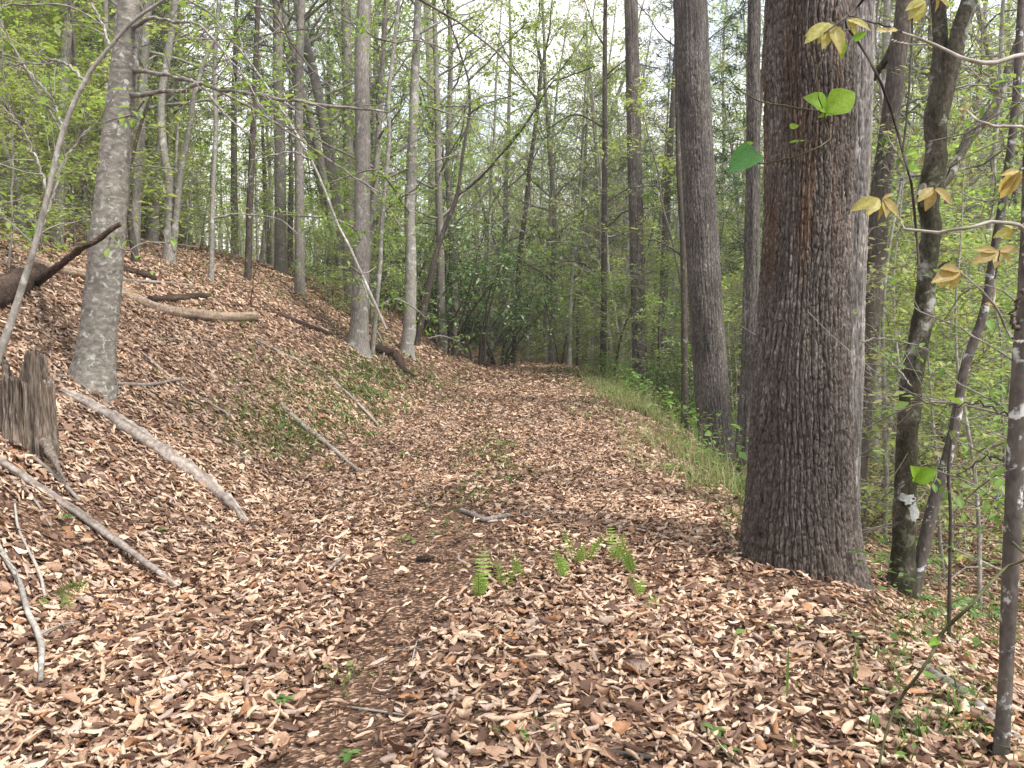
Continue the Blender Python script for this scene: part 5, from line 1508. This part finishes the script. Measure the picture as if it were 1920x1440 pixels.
overhang('overhanging_twig', 'twig of young bronze-yellow leaves hanging in front of the oak top', 'branch',
         [[(1640, -20, 6), (1610, 10, 5), (1578, 38, 4), (1545, 62, 3)], [(1590, 30, 3), (1660, 48, 3), (1690, 58, 2)]],
         [(1556, 44, [(215, 62, .45), (190, 50, .42), (250, 58, .45), (285, 66, .45), (240, 40, .4)], YEL, False), (1588, 38, [(-15, 50, .42), (-40, 44, .4), (5, 36, .4)], YEL, False), (1578, 80, [(280, 30, .6)], LIME, True), (1603, 76, [(40, 28, .6)], LIME, True)], 2.3, 'dark_twig', seed=1, anchor=(1942, -260, 2.75))
overhang('overhanging_twig', 'arching grey twig with bronze leaves entering at the top right corner', 'branch',
         [[(1960, 95, 9), (1920, 103, 8), (1870, 116, 8), (1820, 115, 7), (1770, 92, 6), (1720, 72, 5), (1690, 60, 4)], [(1740, 83, 3), (1700, 82, 3), (1668, 74, 2)]],
         [(1735, 2, [(200, 40, .5), (225, 46, .5), (250, 40, .45)], YEL, False), (1755, -6, [(-60, 30, .5), (-20, 34, .5)], BRZ, False), (1664, 60, [(170, 22, .6), (110, 20, .5), (20, 24, .5)], BRZ, False)], 2.1, 'pale_twig', seed=2)
overhang('overhanging_twig', 'long grey twig ending in a cluster of bronze leaves against the oak trunk', 'branch',
         [[(1970, 445, 8), (1920, 428, 8), (1860, 417, 7), (1810, 428, 6), (1750, 435, 6), (1695, 429, 5)], [(1695, 429, 3), (1680, 400, 2), (1655, 375, 2)]],
         [(1648, 372, [(200, 56, .45), (225, 50, .45), (250, 42, .42), (275, 40, .4)], YEL, False), (1655, 372, [(-50, 44, .45), (-85, 40, .42), (-25, 34, .42), (30, 20, .4)], BRZ, False)], 2.0, 'pale_twig', seed=3)
overhang('overhanging_twig', 'short twig with three drooping bronze leaves in front of the mossy trunk', 'branch',
         [[(1800, 300, 3), (1775, 330, 3), (1752, 352, 3)]],
         [(1750, 352, [(215, 44, .45), (255, 44, .48), (-40, 46, .5)], BRZ, False)], 2.4, 'green_vine', seed=4, anchor=(1936, 235, 2.75))
overhang('overhanging_twig', 'drooping twig with a fan of bronze leaves right of the mossy trunk', 'branch',
         [[(1905, 640, 6), (1890, 620, 5), (1866, 575, 4), (1840, 545, 4), (1800, 510, 3)], [(1863, 570, 4), (1866, 520, 3), (1872, 490, 3), (1874, 470, 2)]],
         [(1800, 508, [(195, 70, .4), (225, 46, .42), (250, 40, .4), (170, 50, .4), (-20, 26, .5)], BRZ, False), (1872, 472, [(200, 56, .42), (170, 44, .4), (240, 40, .4), (-30, 44, .42), (10, 50, .42)], BRZ, False), (1862, 572, [(160, 14, .6), (20, 14, .6)], BRZ, False)], 2.2, 'twig', seed=5, anchor=(1918, 640, 2.75))
overhang('overhanging_twig', 'bronze leaf cluster hanging at the right edge of the photo', 'branch',
         [[(1980, 300, 5), (1940, 305, 4), (1915, 318, 4)], [(1980, 470, 5), (1930, 425, 4), (1900, 430, 3)]],
         [(1912, 320, [(190, 36, .4), (235, 50, .42), (255, 60, .42), (280, 46, .42)], BRZ, False), (1902, 430, [(200, 36, .5), (240, 24, .5), (160, 30, .4)], YEL, False)], 2.1, 'twig', seed=6)
overhang('overhanging_twig', 'bare grey twig with a bud pointing left at the right edge', 'branch',
         [[(1970, 238, 6), (1920, 240, 6), (1870, 236, 5), (1835, 226, 5), (1812, 208, 4)]],
         [(1810, 206, [(150, 12, .7), (60, 12, .7), (230, 10, .7)], BRZ, False)], 2.4, 'pale_twig', seed=7)
overhang('greenbrier_vine', 'slim vine with one bright heart-shaped leaf lit before the oak trunk', 'vine',
         [[(1575, 60, 2), (1548, 95, 2), (1530, 140, 2), (1535, 180, 2), (1545, 212, 2)], [(1370, 155, 2), (1420, 188, 3), (1480, 200, 3), (1530, 207, 3), (1545, 212, 2)], [(1385, 302, 3), (1430, 306, 3), (1480, 296, 3), (1530, 278, 3), (1557, 258, 3), (1548, 232, 3), (1545, 212, 2)]],
         [(1549, 212, [(146, 54, .95), (38, 60, .9)], LIME, False), (1549, 214, [(200, 16, .6), (-10, 20, .6)], LIME, True), (1415, 287, [(215, 62, .85)], ((.07, .2, .06), (.1, .26, .08)), True), (1413, 268, [(190, 30, .5)], LIME, False), (1483, 240, [(20, 18, .8)], LIME, True), (1500, 264, [(180, 20, .3), (0, 8, .4)], LIME, False)], 2.4, 'green_vine', 'leaf', seed=8, anchor=(1598, 55, 3.2))
overhang('dark_vine', 'dark vine hanging from above between the oak and the mossy trunk', 'vine',
         [[(1585, 30, 4), (1600, 63, 5), (1622, 100, 5), (1647, 143, 5), (1668, 200, 5), (1687, 257, 6), (1700, 310, 6), (1710, 350, 5), (1717, 420, 5), (1722, 500, 4)], [(1712, -40, 4), (1710, 60, 4), (1704, 180, 4), (1692, 285, 4)]],
         [(1716, 285, [(200, 24, .6)], LIME, True), (1706, 318, [(0, 26, .6), (60, 22, .6)], LIME, True)], 3.2, 'dark_twig', 'leaf', seed=9, anchor=(1550, -200, 4.95))
overhang('green_vine', 'arching green-brown vine stem in front of the right brink', 'vine',
         [[(1925, 1045, 5), (1890, 1062, 5), (1860, 1090, 6), (1813, 1143, 7), (1780, 1172, 7), (1763, 1190, 7), (1745, 1230, 6), (1715, 1275, 6), (1690, 1307, 6), (1665, 1360, 5), (1648, 1440, 5), (1640, 1530, 5)]],
         [(1756, 1200, [(190, 26, .6)], LIME, True)], 2.45, 'green_vine', 'leaf', seed=10, anchor=(1898, 1015, 2.74))
overhang('heart_leaf_vine', 'heart-shaped lime leaf on a thin stem before the white lichen patches', 'vine',
         [[(1640, 950, 2), (1660, 930, 2), (1690, 905, 3), (1712, 895, 3)]],
         [(1713, 902, [(112, 40, .8), (45, 44, .8)], LIME, False)], 2.8, 'green_vine', 'leaf', seed=11, anchor=(1702, 850, 5.85))

# leafy sprays of the understory at the right, each one a small branch of its own
BEY, BKY, SMY, CRY = float(G(172, 722)[1]), float(G(671, 656)[1]), float(G(763, 664)[1]), 15.5
ANCH = {40: (205, 440, BEY), 41: (222, 225, BEY), 42: (66, 460, 5.2), 43: (75, 425, 5.2), 44: (676, 450, BKY), 45: (768, 400, SMY), 46: (675, 540, BKY), 47: (677, 520, BKY), 48: (680, 40, BKY), 49: (809, 210, 17), 50: (783, -30, SMY), 51: (117, 250, 5.2), 52: (244, -40, BEY), 53: (402, 130, 15)}
def spray(label, pts, Y, ntw, nlv, size, seed, colr=((.13, .25, .06), (.22, .36, .10)), depth=.6):
    rng = np.random.default_rng(900 + seed)
    root = empty('leafy_branch', label, 'branch', 'leafy understory branches at the right')
    B = np.array([[*at(a, b, Y + depth * (i / (len(pts) - 1) - .5)), w] for i, (a, b, w) in enumerate(pts)])
    B[:, 3] = [w * pxm(q[:3]) / 2 for q, (_, _, w) in zip(B, pts)]
    aa = ANCH.get(seed) or ((sapling_px(pts[0][1] + 25), pts[0][1] + 25, 2.75) if pts[0][0] > 1855 else None)
    if aa: B = np.concatenate([[[*at(*aa), B[0, 3]]], B])
    off = B[0, :3].copy(); root.location = tuple(off)
    S = crom(B, 34)[6:] if aa is None else crom(B, 28); S[:, :3] -= off
    sb, lb = MB(), MB()
    sb.tube(S[:, :3] + rng.normal(0, .003, (28, 3)), np.maximum(S[:, 3], .0015), 6)
    for t in range(ntw):
        j = rng.integers(3, 28)
        j = min(j, 27)
        Q = grow(rng, S[j, :3], nrm(S[j, :3] - S[j - 1, :3]) + rng.normal(0, .6, 3), rng.uniform(.12, .42) * max(1, Y / 8), 5, .15, -.02)
        sb.tube(Q, np.linspace(.003, .0012, 6), 4)
        for q in range(max(1, nlv // ntw)):
            i = rng.integers(1, 6)
            d = nrm(rng.normal(0, 1, 3) * np.array([1, .8, .5]) - np.array([0, 0, .25]))
            broad_leaf(lb, Q[i], d, size * rng.uniform(.6, 1.25), .55, rng, colr, 0, .15, .2)
    sb.build('stem', M['twig'], root)
    lb.build('foliage', M['leaf'], root)
    return root

for k, (lab, pts, Y, ntw, nlv, sz) in enumerate([
    ('thin branch with lime leaves crossing right of the oak at mid height', [(1920, 690, 4), (1860, 650, 4), (1800, 615, 3), (1740, 590, 3), (1710, 575, 2)], 4.4, 14, 46, .06),
    ('leafy branch reaching the oak trunk with two large lime leaves', [(1590, 655, 3), (1640, 635, 3), (1690, 640, 3), (1740, 655, 2)], 5.3, 6, 14, .08),
    ('lime-leaved branch low beside the lichen-spotted sapling', [(1900, 780, 4), (1850, 745, 4), (1800, 720, 3), (1760, 690, 2)], 4.2, 16, 60, .055),
    ('pale arching twig crossing the crooked mossy trunk', [(1900, 782, 4), (1850, 770, 5), (1800, 758, 5), (1740, 755, 5), (1690, 768, 4), (1655, 785, 3), (1610, 810, 2)], 4.6, 7, 16, .06),
    ('cluster of bright leaves at the base of the ravine side', [(1860, 930, 4), (1820, 905, 3), (1780, 890, 3), (1740, 880, 2)], 4.4, 14, 44, .07),
    ('leafy branch hanging below the white-patched mossy trunk', [(1920, 905, 4), (1870, 890, 3), (1830, 920, 3), (1790, 960, 2)], 4.0, 12, 34, .07),
    ('leafy branch between the mossy trunk and the dark leaning tree', [(1720, 740, 3), (1690, 700, 3), (1660, 670, 2)], 5.5, 8, 26, .06),
    ('high leafy branch against the forked top of the mossy trunk', [(1920, 190, 4), (1860, 220, 4), (1810, 250, 3), (1740, 265, 2)], 5.2, 14, 44, .06),
    ('leafy branch in the middle right with scattered lime leaves', [(1920, 580, 4), (1870, 540, 3), (1810, 545, 3), (1770, 600, 2)], 4.8, 16, 56, .055),
    ('leafy branch falling right of the pale leaning stem', [(1925, 330, 4), (1890, 360, 3), (1850, 380, 3), (1800, 360, 2)], 5.0, 14, 40, .055),
    ('broad-leaved sprig at the lower right before the ravine floor', [(1925, 830, 3), (1880, 830, 3), (1830, 850, 2)], 4.2, 10, 30, .065),
    ('dim leafy branch behind the dark vine', [(1720, 350, 3), (1690, 300, 3), (1660, 250, 2)], 6.2, 10, 34, .065)]):
    spray(lab, pts, Y, ntw, nlv, sz, k)

GRP_L = 'leafy sprays on the left and middle of the hillside'
for k, (lab, pts, Y, ntw, nlv, sz) in enumerate([
    ('hanging sprig of big lime leaves beside the forked tree foot', [(236, 470, 3), (270, 455, 3), (310, 455, 2), (345, 460, 2), (372, 462, 2)], 6.4, 9, 26, .075),
    ('sprig of translucent lime leaves crossing the beech trunk', [(250, 215, 3), (215, 225, 2), (180, 232, 2), (150, 226, 2)], 5.6, 8, 20, .075),
    ('small lime sprig at the left edge over the broken log', [(0, 395, 3), (35, 375, 2), (60, 385, 2)], 5.5, 8, 22, .06),
    ('yellowish leafy branch between the leaning sapling and the beech', [(70, 440, 4), (110, 420, 3), (150, 415, 2), (185, 395, 2)], 7.5, 18, 90, .06),
    ('flat layered lime spray left of the leaning pale pole', [(660, 425, 4), (620, 410, 3), (570, 405, 3), (520, 402, 2)], 14, 20, 120, .11),
    ('flat layered lime spray right of the leaning pale pole', [(720, 330, 4), (690, 320, 3), (640, 335, 3), (600, 350, 2)], 14.5, 20, 120, .11),
    ('lime spray before the stout lichen-barked bank tree', [(655, 500, 3), (680, 515, 3), (705, 500, 2)], 12, 12, 44, .09),
    ('bright spray in front of the smooth pale trunk', [(700, 575, 4), (740, 560, 3), (780, 580, 3), (800, 600, 2)], 15, 18, 90, .11),
    ('upper leafy spray before the tops of the bank trees', [(690, 60, 4), (730, 80, 3), (790, 75, 3), (850, 100, 2)], 11, 22, 110, .08),
    ('leafy spray high between the brown trunk and the sky gap', [(800, 200, 4), (850, 215, 3), (920, 230, 2)], 13, 22, 110, .09),
    ('long drooping leafy twig across the upper middle', [(760, -20, 5), (830, 20, 4), (900, 70, 4), (945, 110, 3), (985, 160, 2)], 9, 26, 110, .07),
    ('leafy twig across the top left corner', [(0, 30, 4), (60, 10, 4), (130, 12, 3), (210, 60, 2)], 6, 20, 70, .06),
    ('leafy twig hanging down in the upper left', [(330, -10, 4), (400, 30, 3), (440, 80, 3), (500, 110, 2)], 7.5, 20, 80, .06),
    ('leafy twig reaching over the forked tree', [(480, 10, 4), (530, 60, 3), (575, 120, 3), (630, 170, 2)], 8.5, 20, 80, .065),
    ('low leafy spray on the hillside beneath the laurel thicket', [(790, 640, 3), (825, 630, 3), (860, 640, 2)], 19, 12, 60, .11),
    ('lime spray of the gully right of the pine trunk', [(1230, 650, 4), (1255, 640, 3), (1290, 655, 2)], 18, 14, 80, .12),
    ('bright spray seen left of the pine trunk', [(1170, 560, 4), (1130, 540, 3), (1080, 545, 2)], 24, 18, 120, .15),
    ('bright spray between the thin dark tree and the thicket', [(1120, 470, 4), (1080, 460, 3), (1030, 470, 2)], 25, 20, 130, .15)]):
    o = spray(lab, pts, Y, ntw, nlv, sz, 40 + k, ((.17, .30, .07), (.29, .42, .12)))
    o['group'] = GRP_L

# ------------------------------------------------------------------ the air of the wood
def haze():
    mb = MB()
    x0, x1, y0, y1, z0, z1 = -270, 270, -50, 510, -12, 52
    V = [(x, y, z) for x in (x0, x1) for y in (y0, y1) for z in (z0, z1)]
    mb.add(V, [(0, 1, 3, 2), (4, 6, 7, 5), (0, 4, 5, 1), (2, 3, 7, 6), (0, 2, 6, 4), (1, 5, 7, 3)])
    m = bpy.data.materials.new('haze_air'); m.use_nodes = True
    nt = m.node_tree; nt.nodes.clear()
    out = nt.nodes.new('ShaderNodeOutputMaterial'); v = nt.nodes.new('ShaderNodeVolumePrincipled')
    v.inputs['Color'].default_value = (.92, .95, 1, 1)
    v.inputs['Density'].default_value = .0007
    nt.links.new(v.outputs[0], out.inputs['Volume'])
    o = mb.build('haze', m, None, False); o['kind'] = 'stuff'
haze()
